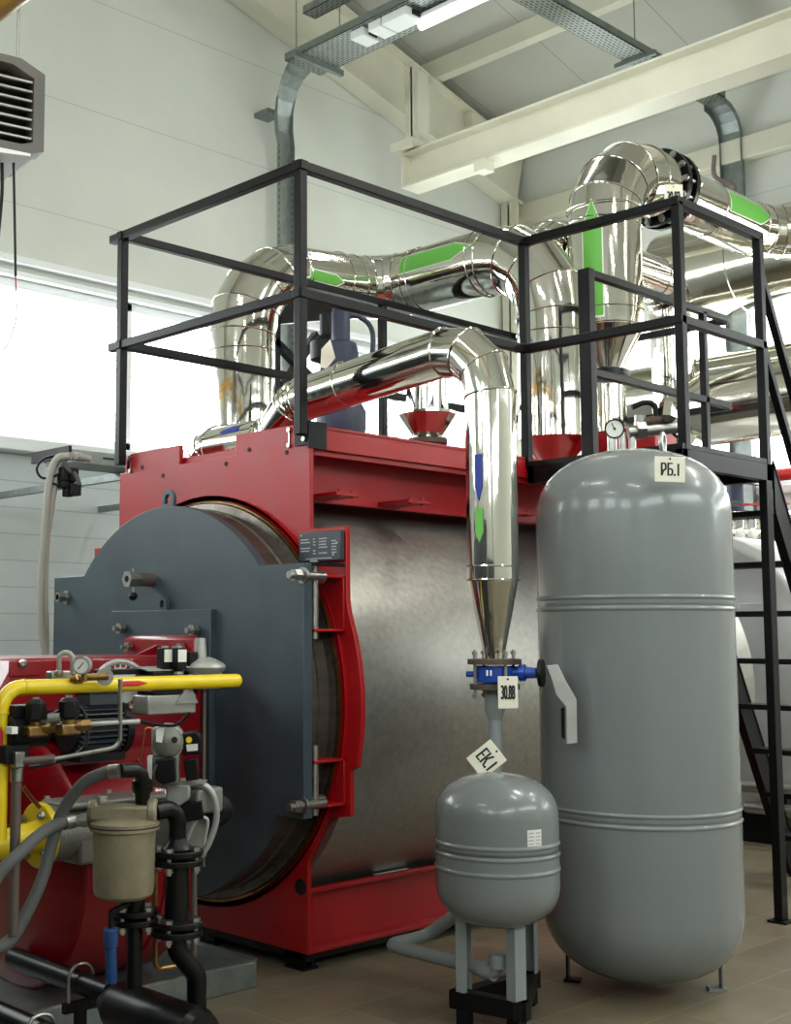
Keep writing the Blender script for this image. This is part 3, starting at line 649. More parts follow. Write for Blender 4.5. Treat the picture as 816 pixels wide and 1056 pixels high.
clad(LC, 'run', bend([(fx + .11, CYp, zc), (9.82, CYp, zc), (9.82, -1, zc)], [.42], 4), .21, extra=[((fx + .13, CYp, zc), (1, 0, 0)), ((fx + .62, CYp, zc), (1, 0, 0))])
wrap_arrow(LC, 'flow_arrow', (CXp, CYp, at(600, 252, Y=CYp).z - .10), (0, 0, 1), (-.62, -.16, 0), rC, .80, .13, 'green', head=.24)
wrap_arrow(LC, 'flow_arrow', (at(768, 227, Y=CYp - .15).x, CYp, zc), (1, 0, 0), (-.2, -1, .12), .21, .62, .16, 'green', head=.24)
MB().sweep(spline([(9.2, CYp + .02, zc + .2), (9.2, CYp, zc + .30), (9.1, CYp + .1, zc + .38), (9.1, CYp + .1, zc + .55)], 6), .018, 10).build('vent_pipe', 'brown', LC)
tg = at(694, 204, D=9.25)
make_tag('white tag marked 30.82 hanging on the bolted flange near the roof', '30.82', at(695, 203, D=8.55), rt, UP, .125, .17, None, .72, .45)
# D: short elbow pipe behind
LD = thing('insulated_pipeline', 'short steel clad elbow pipe turning down just right of the wide riser', 'pipe', (8.5, 4.95, 2.5))
zd = at(690, 293, Y=5.24).z
clad(LD, 'cladding', bend([(7.25, 5.24, 2.9), (7.25, 5.24, zd), (8.97, 5.24, zd), (8.97, 5.24, 3.0)], [.2, .28], 4), .172)
MB().lathe([(.165, 3.0), (.075, 2.86), (.075, 2.3)], (8.97, 5.24, 0), (0, 0, 1), 32).build('reducer', 'steel', LD)
# ------------------------------------------------------------------ flue ducts along the end wall
def duct(label, x, z, r, y0, y1, seams, m_='steel2'):
    t = thing('flue_duct', label, 'duct', (x, (y0 + y1) / 2, z - r))
    clad(t, 'duct', [(x, y0, z), (x, y1, z)], r, m_, extra=[((x, y, z), (0, 1, 0)) for y in seams], seg=64)
    return t
du = duct('upper broad silver duct along the end wall above the stair', 10.56, at(700, 288, X=10.56).z, .44, -1.5, at(690, 290, X=10.56).y, [5.4, 4.0])
MB().box(10.9, XW - .005, 5.1, 5.14, 4.4, 4.6).build('hanger_strap', 'galv', du)
du2 = duct('lower broad silver duct along the end wall behind the landing rail', 10.3, at(760, 400, X=10.3).z, .32, -1.5, 7.0, [5.6, 4.4])
lo = thing('flue_branch', 'silver tapered duct branch bulging below the lower wall duct', 'duct', (9.2, 4.9, 2.8))
pz_ = at(750, 425, X=9.2)
MB().lathe([(.0, 0), (.12, .0), (.30, .28), (.30, .9)], pz_ + V((-.25, .35, 0)), (.4, -1, .1), 48).build('cone', 'steel2', lo, ang=20)
# ------------------------------------------------------------------ tall tank
def tank_profile(R, zb0, zt0, dome_b, dome_t, seams):
    pr = []
    for i in range(13): t = PI / 2 * i / 12; pr.append((R * math.sin(t) ** .86 if i else 0, zb0 + dome_b * (1 - math.cos(t) ** .9 if i < 12 else 1)))
    for z in seams:
        for dz, k in ((-.03, 0), (-.011, 0), (-.009, 0), (-.0075, .001), (-.004, .0042), (.0, .0055), (.004, .0042), (.0075, .001), (.009, 0), (.011, 0), (.02, 0)): pr.append((R + k, z + dz))
    for i in range(13): t = PI / 2 * (1 - i / 12); pr.append((R * math.sin(t) ** .86 if i < 12 else 0, zt0 - dome_t * (1 - (math.cos(t) ** .9 if i else 0))))
    return pr
TX, TY, TR = 4.705, 2.965, .403
tk = thing('pressure_tank', 'tall grey cylindrical pressure tank with two seam bands on short feet', 'tank', (TX, TY, 0))
MB().lathe(tank_profile(TR, .040, 2.232, .29, .29, [.70, .745, 1.552, 1.597]), (TX, TY, 0), (0, 0, 1), 96).build('tank_body', 'tank', tk, ang=50)
for q in ((739, 1021), (592, 1012)):
    f_ = at(q[0], q[1], Z=0); d = (f_ - V((TX, TY, 0))).normalized(); b = V((TX, TY, 0)) + d * .31
    R_ = Matrix.Rotation(math.atan2(d.y, d.x), 3, 'Z')
    MB().cbox(b + V((0, 0, .12)), (.008, .055, .24), R_).cbox(b + V((0, 0, .006)) - d * .02, (.07, .055, .012), R_).build('foot', 'greyp' if q[0] > 700 else 'black', tk)
b = V((TX, TY, 0)) + fh * .31
MB().cbox(b + V((0, 0, .12)), (.055, .008, .24)).cbox(b + V((0, 0, .006)), (.055, .06, .012)).build('foot', 'black', tk)
le = at(684, 470, D=5.28)
c_ = V((le.x, le.y, 2.245)); rr_ = (rt * .55 + fh * .85).normalized()
ring_pts = [c_ + (rr_ * math.cos(2*PI*i/24) * .026 + UP * math.sin(2*PI*i/24) * .04) for i in range(24)]
MB().sweep(ring_pts, .009, 10, closed=True).cyl(c_ - UP * .035, c_ - UP * .085, .016, seg=12).build('lifting_eye', 'zinc', tk)
gq = at(634, 443, D=5.75)
# gauge on the tank top
gg = thing('pressure_gauge', 'round black rimmed pressure gauge standing behind the tall tank top', 'gauge', (gq.x, gq.y, 2.20))
nv = (V((0, 0, EYE)) - gq); nv.z = 0; nv.normalize()
MB().lathe([(0, 0), (.042, 0), (.045, .02), (.045, .03), (.039, .03), (.039, .022), (0, .022)], gq, nv, 32).build('gauge_case', 'rubber', gg)
MB().disc(gq + nv * .023, nv, .038, .002, 32).build('gauge_dial', 'dial', gg)
MB().bar(gq + nv * .026 + UP * .025 - rt * .012, gq + nv * .026 - UP * .008 + rt * .003, .004, .0015, up=nv).disc(gq + nv * .026, nv, .006, .003, 12).build('gauge_needle', 'ink', gg)
MB().cyl(gq - UP * .04, V((gq.x, gq.y, 2.20)), .01, seg=10).build('gauge_stem', 'zinc', gg)
tgp = c_ + V((0, 0, -.085)) - fh * .02
make_tag('white tag marked РБ.1 hanging from the lifting eye of the tall tank', 'РБ.1', at(691, 484, D=4.93), rt * .99 - UP * .03, UP + rt * -.22, .118, .100, None, .62, .52)
# ------------------------------------------------------------------ small tank on its stand
sk = thing('expansion_tank', 'small grey cylindrical expansion tank with three seam bands on a legged stand', 'tank', (SX, SY, 0))
SR = .229
MB().lathe(tank_profile(SR, .372, .932, .155, .155, [.590, .645, .683]), (SX, SY, 0), (0, 0, 1), 80).build('tank_body', 'tank', sk, ang=50)
def sleg(px_, py_, D_, vis=True):
    a = at(px_, py_, D=D_); a.z = 0; d = (V((SX, SY, 0)) - a).normalized(); R_ = Matrix.Rotation(math.atan2(d.y, d.x), 3, 'Z')
    MB().cbox(a + V((0, 0, .285)), (.006, .06, .33), R_).cbox(a + V((0, 0, .285)) + d * .02 + R_ @ V((0, .028, 0)), (.04, .005, .33), R_).cbox(a + V((0, 0, .285)) + d * .02 - R_ @ V((0, .028, 0)), (.04, .005, .33), R_).build('leg', 'greyp', sk)
    MB().cbox(a + V((0, 0, .03)) + d * .02, (.05, .05, .06), R_).build('foot_block', 'black', sk)
    return a
la = sleg(474, 1030, 4.74); lb = sleg(537, 1030, 4.60); lc = sleg(548, 1030, 5.0)
m = MB()
for a, b in ((la, lb), (lb, lc), (la, lc)): e_ = (b - a).normalized() * .03; m.bar(a - e_ + UP * .09, b + e_ + UP * .09, .05, .065)
m.build('stand_frame', 'black', sk)
ql = at(537, 862, D=4.60); nn_ = (V((0, 0, 0)) - V((SX, SY, 0))).normalized()
dr = (V((ql.x, ql.y, 0)) - V((SX, SY, 0))).normalized(); th0 = math.atan2(dr.y, dr.x)
m = MB(); n = 6; vs = [V((SX + (SR + .001) * math.cos(th0 - .12 + .27 * i / n), SY + (SR + .001) * math.sin(th0 - .12 + .27 * i / n), z)) for z in (.694, .752) for i in range(n + 1)]
lab = m.add(vs, [(i, i + 1, n + 2 + i, n + 1 + i) for i in range(n)]).build('paper_label', 'label', sk)
m = MB()
for r_ in range(4):
    for c2 in range(2):
        a0_ = th0 - .10 + c2 * .13; z = .700 + r_ * .0125
        P = [V((SX + (SR + .0016) * math.cos(a0_ + .095 * i / 3), SY + (SR + .0016) * math.sin(a0_ + .095 * i / 3), zz_)) for zz_ in (z, z + .005) for i in range(4)]
        m.add(P, [(i, i + 1, 5 + i, 4 + i) for i in range(3)])
m.build('label_print', 'print', lab)
ct = at(502, 783, D=4.80)
r2 = (rt * .80 + UP * .58).normalized()
make_tag('tilted white tag marked ЕК.1 leaning on the small tank top', 'ЕК.1', ct, (rt * .62 - UP * .80).normalized(), (rt * .80 + UP * .58), .10, .118, None, .72, .48)
make_tag('white tag marked 30.88 hanging below the blue butterfly valve', '30.88', at(524, 714, D=4.95), rt, UP - rt * .04, .078, .125, None, .72, .44)

# ------------------------------------------------------------------ burner
bu = thing('gas_burner', 'red burner with black motor and round fan housing mounted on the boiler door', 'burner', (3.0, 4.6, 0))
YS = 4.38
P = [at(*q, Y=YS) for q in ((-34, 790), (-34, 735), (18, 679), (60, 677), (120, 675))]
xs_ = P[-1].x
zt_ = P[-1].z
_a, _b = at(0, 712, Y=YS), at(-22, 752, Y=YS)
poly = [(_b.x, .80), (_b.x, _b.z), (_a.x, _a.z), (P[2].x, P[2].z), (XD - .08, P[2].z), (XD - .08, .62), (2.75, .62)]
MB().prism([(x, YS, z) for x, z in poly], (0, .68, 0)).build('housing', 'red2', bu, bevel=.012)
MB().box(P[2].x - .04, P[2].x + .10, YS - .008, YS, P[2].z - .07, P[2].z - .01).build('hinge_plate', 'red2', bu, bevel=.006)
c = at(23, 684, Y=YS - .01)
MB().lathe([(0, 0), (.016, 0), (.016, .01), (.007, .012), (0, .006)], c, (0, -1, 0), 20).build('cover_screw', 'zinc', bu)
f0, f1 = at(206, 660, X=XD - .06), at(130, 660, X=XD - .06)
m = MB().box(XD - .08, XD - .036, f1.y if f1.y < f0.y else f0.y, max(f0.y, f1.y), .72, at(170, 655, X=XD - .06).z)
m.build('mounting_flange', 'red2', bu, bevel=.03)
MB().prism([(XD - .20, (f0.y + f1.y) / 2, P[2].z), (XD - .08, (f0.y + f1.y) / 2, P[2].z), (XD - .08, (f0.y + f1.y) / 2, P[2].z + .045)], (0, .02, 0)).build('gusset', 'red2', bu)
for q in ((134, 667), (188, 668)):
    c = at(q[0], q[1], X=XD - .09); MB().cyl(c, c + V((-.05, 0, 0)), .01, seg=10).hexn(c, (-1, 0, 0), .022, .022).build('flange_nut', 'zinc', bu)
# fan housing: axis along the boiler, round scroll
vz, vy, vr = .57, 4.44, .475
MB().lathe([(0, 0), (vr - .02, 0), (vr, .012), (vr + .006, .02), (vr, .03), (vr, .52), (0, .52)], (2.62, vy, vz), (1, 0, 0), 80).build('fan_housing', 'red2', bu)
MB().ring((3.0, vy, vz), (1, 0, 0), vr + .002, .006, 72).build('housing_seam', 'red2', bu)
MB().box(2.64, 3.12, vy - .28, vy + .3, .9, 1.0).build('neck', 'red2', bu)
# motor with cooling fins lying along the boiler axis
mc = at(96, 752, Y=4.08)
MB().cyl(mc + V((-.12, 0, 0)), mc + V((.10, 0, 0)), .078, seg=40).build('motor_body', 'rubber', bu)
m = MB()
for i in range(28):
    a = 2 * PI * i / 28; d = V((0, math.cos(a), math.sin(a))); m.bar(mc + d * .083 + V((-.11, 0, 0)), mc + d * .083 + V((.09, 0, 0)), .005, .03, up=d)
m.build('cooling_fins', 'plate', bu)
MB().lathe([(.0, 0), (.07, 0), (.1, .02), (.1, .05), (0, .05)], mc + V((.145, 0, 0)), (-1, 0, 0), 32).build('fan_cover', 'rubber', bu)
MB().cbox(mc + V((0.02, -.0, .115)), (.14, .10, .05)).cbox(mc + V((0.02, 0, .145)), (.16, .12, .02)).build('terminal_box', 'plate', bu, bevel=.005)
MB().cbox(mc + V((.0, 0, -.10)), (.20, .14, .03)).build('motor_foot', 'rubber', bu)
MB().cyl(mc + V((.0, .06, 0)), V((mc.x, YS, mc.z)), .06, seg=24).build('motor_mount', 'rubber', bu)
# pump block and solenoids with brass bodies
m0 = at(12, 748, D=4.12)
MB().cyl(m0 + V((-.02, 0, -.02)), m0 + V((.12, 0, -.02)), .055, seg=24).cbox(m0 + V((.0, 0, -.09)), (.09, .08, .06)).cbox(m0 + V((.05, 0, .045)), (.12, .07, .04)).build('pump', 'rubber', bu, bevel=.004)
MB().cyl(m0 + V((.05, 0, 0)), V((m0.x + .05, YS, m0.z)), .04, seg=20).build('pump_mount', 'rubber', bu)
MB().cbox(at(12, 753, D=4.05), (.022, .04, .022)).build('pump_label', 'label', bu)
for i, q in enumerate(((37, 733), (71, 731))):
    c = at(q[0], q[1], D=4.1)
    s1 = MB().cyl(c - UP * .028, c + UP * .026, .034, seg=6).lathe([(.03, .026), (.022, .036), (.01, .036), (.01, .046), (0, .046)], c, (0, 0, 1), 16).build('solenoid', 'rubber', bu, bevel=.003)
    MB().hexn(c + UP * .034, (0, 0, 1), .012, .01).build('solenoid_nut', 'zinc', s1)
    MB().cyl(c - UP * .03, c - UP * .085, .02, seg=12).cbox(c - UP * .065, (.075, .045, .035)).build('brass_valve_body', 'brass', bu, bevel=.006)
a, b = at(30, 752, D=4.1), at(85, 748, D=4.1)
MB().cyl(a, b, .017, seg=12).hexn(b, b - a, .02, .03).build('brass_manifold', 'brass', bu)
MB().cyl(at(50, 741, D=4.08), at(62, 740, D=4.08), .016, seg=12).build('filter_cap', 'cast', bu)
# steel tubes
ZT_ = lambda P, r, nm, mm, par, n=8: MB().sweep(P, r, 10).build(nm, mm, par)
ZT_(spline([at(82, 748, D=4.1), at(105, 746, D=4.1), at(144, 744, D=4.15)], 6), .0085, 'oil_tube', 'castl', bu)
ZT_(bend([at(124, 700, D=4.12), at(124, 770, D=4.12), at(54, 783, D=4.05)], .035, 6), .0075, 'oil_tube', 'zinc', bu)
MB().cyl(at(24, 785, D=4.03), at(50, 783, D=4.04), .013, seg=12).hexn(at(50, 783, D=4.04), at(60, 782, D=4.04) - at(50, 783, D=4.04), .015, .02).build('tube_union', 'brown', bu)
ZT_(bend([at(61, 694, D=4.3), at(61, 673, D=4.3), at(75, 673, D=4.3), at(75, 700, D=4.3)], .022, 6), .0085, 'oil_tube', 'castl', bu)
MB().cbox(at(62, 698, D=4.33), (.09, .04, .04)).hexn(at(61, 697, D=4.3), (0, 0, 1), .014, .02).build('tube_block', 'zinc', bu, bevel=.004)
MB().cyl(at(72, 700, D=4.28), at(112, 697, D=4.3), .012, seg=12).hexn(at(76, 700, D=4.28), (1, 0, 0), .018, .03).build('brass_fitting', 'brass', bu)
MB().disc(at(108, 698, D=4.32), (-.5, -.8, 0), .03, .02, 20).build('coupling', 'zinc', bu)
# gauge on the burner
gq = at(87, 686, D=4.25); nv2 = (V((0, 0, EYE)) - gq); nv2.z = 0; nv2 = (nv2.normalized() - rt * .35).normalized()
g = MB().lathe([(0, 0), (.029, 0), (.03, .03), (.03, .034), (.026, .034), (.026, .028), (0, .028)], gq, nv2, 28).build('pressure_gauge', 'castl', bu)
MB().disc(gq + nv2 * .029, nv2, .025, .002, 24).build('gauge_dial', 'dial', g)
MB().bar(gq + nv2 * .031 + UP * .012 + rt * .01, gq + nv2 * .031 - UP * .012 - rt * .01, .003, .001, up=nv2).build('gauge_needle', 'ink', g)
MB().cyl(gq - UP * .028, gq - UP * .055, .01, seg=10).build('gauge_stem', 'brass', g)
# ribbed hand wheel / air scale behind
hw = at(124, 708, D=5.1)
m = MB().ring(hw, (-.55, -.8, .2), .10, .013, 36, 10).disc(hw, (-.55, -.8, .2), .075, .03, 30)
for i in range(24):
    u, v, d = frame_of(V((-.55, -.8, .2))); t = 2*PI*i/24; m.bar(hw + (u*math.cos(t) + v*math.sin(t)) * .07, hw + (u*math.cos(t) + v*math.sin(t)) * .105, .005, .014, up=d)
m.build('air_damper_wheel', 'castl', bu)
# control box with two relays
cbx = at(170, 712, D=4.95)
body = MB().cbox(cbx + V((0, 0, -.052)), (.235, .10, .075)).cbox(cbx + V((-.10, 0, .03)), (.03, .10, .06)).build('control_box', 'castl', bu, bevel=.006)
MB().cbox(cbx + V((.015, 0, .03)), (.22, .104, .09)).cbox(cbx + V((-.06, .06, .075)), (.40, .10, .02)).build('box_cover', 'rubber', body, bevel=.003)
MB().prism([cbx + V((.01, -.062, -.05)), cbx + V((.118, -.062, -.05)), cbx + V((.085, -.062, .01)), cbx + V((.06, -.062, .01))], (0, .012, 0)).build('box_lug', 'castl', body)
MB().prism([cbx + V((-.12, -.05, .078)), cbx + V((.07, -.05, .078)), cbx + V((.04, .03, .09)), cbx + V((-.12, .03, .09))], (0, 0, .004)).build('box_lid', 'castl', body)
for px_ in (170, 184):
    c = at(px_, 682, D=4.93)
    rl = MB().cbox(c + UP * .01, (.046, .046, .085)).cyl(c - UP * .03, c - UP * .06, .018, seg=12).build('relay', 'rubber', body, bevel=.003)
    MB().cbox(c + UP * .022 + V((0, -.02, 0)), (.040, .012, .048)).build('relay_cap', 'dial', rl)
    MB().cyl(c - UP * .04, c - UP * .05, .02, seg=8).build('relay_base', 'castl', rl)
    MB().cyl(c + UP * .05, c + UP * .06, .014, seg=10).build('relay_nut', 'castl', rl)
MB().cbox(at(196, 680, D=4.97), (.04, .05, .06)).build('relay_block', 'rubber', body, bevel=.003)
ZT_(spline([at(128, 738, D=4.4), at(150, 745, D=4.4), at(180, 748, D=4.4), at(196, 735, D=4.4)], 8), .006, 'cable', 'rubber', bu)
ZT_(spline([at(28, 742, D=4.25), at(50, 738, D=4.25), at(75, 728, D=4.2), at(88, 738, D=4.2), at(88, 770, D=4.15), at(60, 785, D=4.15), at(30, 792, D=4.1)], 8), .006, 'cable', 'rubber', bu)

# ------------------------------------------------------------------ yellow gas pipe
YG = 3.70
gp = thing('gas_pipe', 'thin yellow gas pipe bent over the burner with red arrows', 'pipe', (2.15, YG, 0))
g0 = at(2, 760, Y=YG); g1 = at(2, 708, Y=YG); g2 = at(243, 702, Y=YG)
g1 = V((g1.x, YG, g1.z - .005)); g2.z = g1.z
gb = at(2, 866, Y=YG)
MB().sweep(bend([V((g1.x, YG, gb.z)), g1, g2], .07, 8), .0255, 24).build('pipe', 'yellow', gp)
MB().lathe([(.0255, 0), (.024, .012), (.014, .02), (0, .022)], g2, (1, 0, 0), 24).build('end_cap', 'yellow', gp)
wrap_arrow(gp, 'flow_arrow', V((at(133, 706, Y=YG).x, YG, g1.z)), (1, 0, 0), (-.5, -1, .1), .0255, .12, .017, 'redsign', head=.3, border=0)
wrap_arrow(gp, 'flow_arrow', V((g1.x, YG, at(2, 765, Y=YG).z)), (0, 0, 1), (-.55, -1, 0), .0255, .11, .014, 'redsign', head=.25, border=0)
MB().ring((g1.x, YG, g1.z - .08), (0, 0, 1), .0255, .003, 24).ring((g1.x + .08, YG, g1.z), (1, 0, 0), .0255, .003, 24).build('weld_bead', 'yellow', gp)
# gas inlet elbow with its yellow flange, and the cast filter body
gi = thing('gas_inlet_pipe', 'thick yellow gas pipe with bolted yellow flange at the left edge', 'pipe', (2.1, 3.62, .4))
fc = at(46, 846, D=4.15); ad = V((.86, -.5, 0)).normalized() * 1.0
ad = V((.93, .0, 0)).normalized()
fc = at(41, 861, D=4.5)
pl_ = MB().disc(fc, ad, .115, .026, 40).build('flange', 'yellow', gi, bevel=.003)
bolts(pl_, fc, ad, .09, 4, .015, -.04, .03, a0=.6)
lf = at(-40, 876, D=4.35)
MB().sweep(bend([lf, fc - ad * .16 - UP * .02, fc], .10, 6), .052, 28).build('pipe', 'yellow', gi)
gf = thing('gas_filter', 'grey cast gas filter body with bolted lid between yellow flange and filter bowl', 'filter', (2.9, 3.7, .5))
e1 = fc + ad * .035; e2 = fc + ad * .52
MB().disc(e1 - ad * .005, ad, .10, .04, 36).build('inlet_flange', 'cast', gf, bevel=.004)
MB().cyl(e1, e2, .098, seg=36).cbox((e1 + e2) / 2 - UP * .02, (.34, .19, .18)).build('filter_body', 'cast', gf, bevel=.012)
lid = (e1 + e2) / 2 + UP * .10
MB().cbox(lid, (.44, .19, .024)).build('filter_lid', 'cast', gf, bevel=.01)
for dx in (-.20, -.07, .07, .20):
    for dy in (-.08, .08): MB().hexn(lid + V((dx, dy, .012)), (0, 0, 1), .011, .01).build('lid_screw', 'castl', gf)
# regulator with round diaphragm case
rg = thing('gas_regulator', 'light grey gas regulator with a short chimney behind the yellow pipe end', 'regulator', at(210, 712, D=5.0))
rc = at(211, 688, D=5.0)
MB().lathe([(0, -.03), (.055, -.03), (.080, -.012), (.086, 0), (.080, .012), (.05, .03), (.02, .04)], rc, (0, 0, 1), 40).build('diaphragm_case', 'castl', rg)
MB().cyl(rc + UP * .03 - rt * .016, rc + UP * .115 - rt * .016, .025, .020, seg=20).build('spring_housing', 'castl', rg)
MB().cyl(rc + UP * .115 - rt * .016, rc + UP * .124 - rt * .016, .017, seg=16).build('vent_cap', 'dark', rg)
MB().cbox(rc - UP * .055, (.11, .08, .06)).cyl(rc - UP * .055 - V((.08, 0, 0)), rc - UP * .055 + V((.09, 0, 0)), .03, seg=20).build('regulator_body', 'castl', rg, bevel=.008)
for i in range(8):
    a = 2 * PI * i / 8; MB().hexn(rc + V((.07 * math.cos(a), .07 * math.sin(a), .006)), (0, 0, 1), .006, .006).build('case_screw', 'zinc', rg)
MB().cyl(rc - UP * .08, V((rc.x, rc.y, at(210, 890, D=5.0).z)), .007, seg=8).build('sense_tube', 'brown', rg)
# servo actuator and valve
sv = thing('servo_actuator', 'grey round headed servo drive with black plugs above the filter bowl', 'actuator', at(175, 860, D=4.45))
s0 = at(173, 768, D=4.45); nv3 = -fh
def hpr(pxs, D_, th, nm, mm, par, bevel=.004):
    return MB().prism([at(a, b, D=D_) for a, b in pxs], fh * th).build(nm, mm, par, bevel=bevel)
hd = hpr([(156, 752), (168, 747), (180, 748), (187, 756), (188, 772), (184, 780), (158, 780), (156, 770)], 4.47, .09, 'servo_case', 'castl', sv)
MB().lathe([(0, .03), (.030, .028), (.050, .014), (.053, 0), (.053, -.02)], at(173, 765, D=4.46), nv3 - rt * .1, 36).build('servo_dome', 'cast', sv)
MB().disc(at(180, 763, D=4.41), nv3, .011, .008, 16).build('dome_screw', 'dark', sv)
hpr([(161, 752), (170, 750), (167, 766), (161, 765)], 4.412, .004, 'servo_label', 'whitef', sv, 0)
hpr([(157, 781), (184, 779), (184, 808), (160, 812)], 4.46, .09, 'servo_column', 'cast', sv)
hpr([(152, 780), (157, 780), (157, 806), (152, 804)], 4.45, .05, 'side_label', 'label', sv, 0)
hpr([(160, 784), (180, 782), (181, 806), (168, 809), (160, 804)], 4.42, .04, 'plug', 'rubber', sv)
bx_ = hpr([(187, 757), (202, 755), (207, 760), (207, 778), (188, 779)], 4.50, .09, 'control_module', 'rubber', sv)
MB().disc(at(195, 763, D=4.495), nv3, .011, .004, 20).build('yellow_knob', 'ylw', bx_)
hpr([(192, 768), (204, 767), (204, 774), (193, 775)], 4.495, .003, 'module_label', 'label', bx_, 0)
hpr([(189, 784), (203, 782), (205, 804), (192, 806)], 4.48, .06, 'plug', 'rubber', sv)
MB().sweep(spline([at(162, 789, D=4.41), at(158, 800, D=4.38), at(160, 810, D=4.38), at(172, 812, D=4.40)], 6), .004, 8).build('plug_cable', 'rubber', sv)
MB().sweep(spline([at(157, 751, D=4.44), at(150, 752, D=4.42), at(147, 770, D=4.42), at(143, 793, D=4.42)], 8), .0035, 8).build('impulse_tube', 'copper', sv)
vb = thing('gas_valve', 'pale grey cast gas valve with curved handle bracket under the servo drive', 'valve', at(195, 900, D=4.6))
hpr([(171, 807), (196, 809), (196, 824), (182, 834), (171, 828)], 4.52, .12, 'valve_body', 'castl', vb, .008)
MB().prism([at(*q, D=4.52) for q in ((171, 807), (188, 806), (212, 808), (196, 810))], fh * .12).build('valve_top', 'castl', vb)
MB().sweep(spline([at(200, 808, D=4.56), at(214, 812, D=4.56), at(222, 826, D=4.56), at(223, 846, D=4.56), at(216, 868, D=4.56), at(206, 884, D=4.56)], 8), [.012] * 41, 10).build('handle_bracket', 'castl', vb)
MB().cbox(at(207, 824, D=4.62), (.12, .12, .09)).build('valve_chamber', 'cast', vb, bevel=.01)
hpr([(187, 830), (208, 826), (210, 845), (190, 848)], 4.52, .08, 'plug', 'rubber', vb)
MB().lathe([(0, 0), (.035, 0), (.045, .03), (.06, .05), (.06, .12), (0, .12)], at(222, 838, D=4.62), fh, 30).build('round_cap', 'rubber', vb)
MB().sweep(spline([at(192, 868, D=4.54), at(203, 846, D=4.54), at(214, 846, D=4.54), at(210, 870, D=4.54)], 8), .007, 8).build('pale_cable', 'castl', vb)
MB().cbox(at(185, 862, D=4.66), (.16, .14, .16)).build('lower_body', 'cast', vb, bevel=.012)
MB().cyl(at(200, 880, D=4.64), at(200, 1000, D=4.64), .012, seg=10).build('support_tube', 'brown', vb)

# ------------------------------------------------------------------ oil filter bowl, hoses and black pipework
DF = 4.22
fbp = at(128, 880, D=DF); S = DF / 1310
zt1 = at(128, 852, D=DF).z; zb1 = at(128, 924, D=DF).z
fb_ = thing('filter_bowl', 'beige cast filter bowl with ribbed head under the hose ends', 'filter', (fbp.x, fbp.y, zb1))
r1 = 32.5 * S
MB().lathe([(0, 0), (r1 * .8, 0), (r1 * .93, .012), (r1 * .97, .035), (r1, zt1 - zb1 - .012), (r1 * 1.12, zt1 - zb1 - .01), (r1 * 1.12, zt1 - zb1)], (fbp.x, fbp.y, zb1), (0, 0, 1), 56).build('bowl', 'beige', fb_)
MB().lathe([(r1 * 1.13, 0), (r1 * 1.13, .004)], (fbp.x, fbp.y, zt1), (0, 0, 1), 48).build('seal', 'dark', fb_)
MB().lathe([(r1 * 1.12, .004), (r1 * 1.12, .014), (r1 * 1.0, .022), (r1 * .6, .032), (0, .036)], (fbp.x, fbp.y, zt1), (0, 0, 1), 48).build('head', 'beige', fb_)
hc = V((fbp.x, fbp.y, zt1 + .045))
MB().bar(hc - rt * .115, hc + rt * .10, .085, .05).cyl(hc - rt * .122, hc - rt * .085, .040, seg=28).cyl(hc + rt * .075, hc + rt * .11, .047, seg=28).build('port_block', 'beige', fb_, bevel=.01)
for q in (-.075, .06): MB().hexn(hc + rt * q + UP * .038, (0, 0, 1), .017, .014).build('head_bolt', 'castl', fb_)
MB().cyl(at(84, 846, D=DF), at(91, 845, D=DF), .026, seg=6).cyl(at(72, 847, D=DF), at(86, 846, D=DF), .020, seg=20).build('hose_nut', 'cast', fb_)
hs1 = thing('oil_hose', 'grey hose curving from the filter bowl head down to the left edge', 'hose', at(0, 975, D=4.1))
MB().sweep(spline([at(75, 847, D=DF), at(62, 849, D=4.18), at(42, 860, D=4.1), at(18, 882, D=4.0), at(-4, 906, D=3.95), at(-26, 950, D=3.9)], 10), .0205, 18).build('hose', 'hose', hs1)
MB().cyl(at(76, 847, D=DF), at(66, 848.5, D=4.19), .0235, seg=20).build('hose_collar', 'zinc', hs1)
hs2 = thing('oil_hose', 'grey hose looping from the black elbow down across the yellow flange', 'hose', at(0, 980, D=3.95))
MB().sweep(spline([at(122, 795, D=4.16), at(108, 797, D=4.18), at(86, 808, D=4.2), at(66, 834, D=4.22), at(55, 864, D=4.2), at(44, 905, D=4.15), at(26, 945, D=4.1), at(8, 972, D=4.05), at(-20, 985, D=4.0)], 10), .0205, 18).build('hose', 'hose', hs2)
MB().cyl(at(124, 795, D=4.16), at(113, 796, D=4.17), .0235, seg=20).build('hose_collar', 'zinc', hs2)
el = thing('pipe_elbow', 'small black threaded elbow joining the upper hose', 'elbow', at(148, 832, D=4.3))
MB().sweep(bend([at(124, 795, D=4.17), at(146, 794, D=4.22), at(147, 812, D=4.24)], .04, 6), .024, 20).build('bend', 'blackp', el)
MB().lathe([(.026, .0), (.026, .03), (.036, .045), (.036, .075), (.028, .08)], at(147, 822, D=4.24) - UP * .02, (0, 0, 1), 24).build('socket', 'blackp', el)
MB().cyl(at(147, 822, D=4.24) - UP * .03, at(147, 845, D=4.24), .02, seg=16).build('nipple', 'blackp', el)
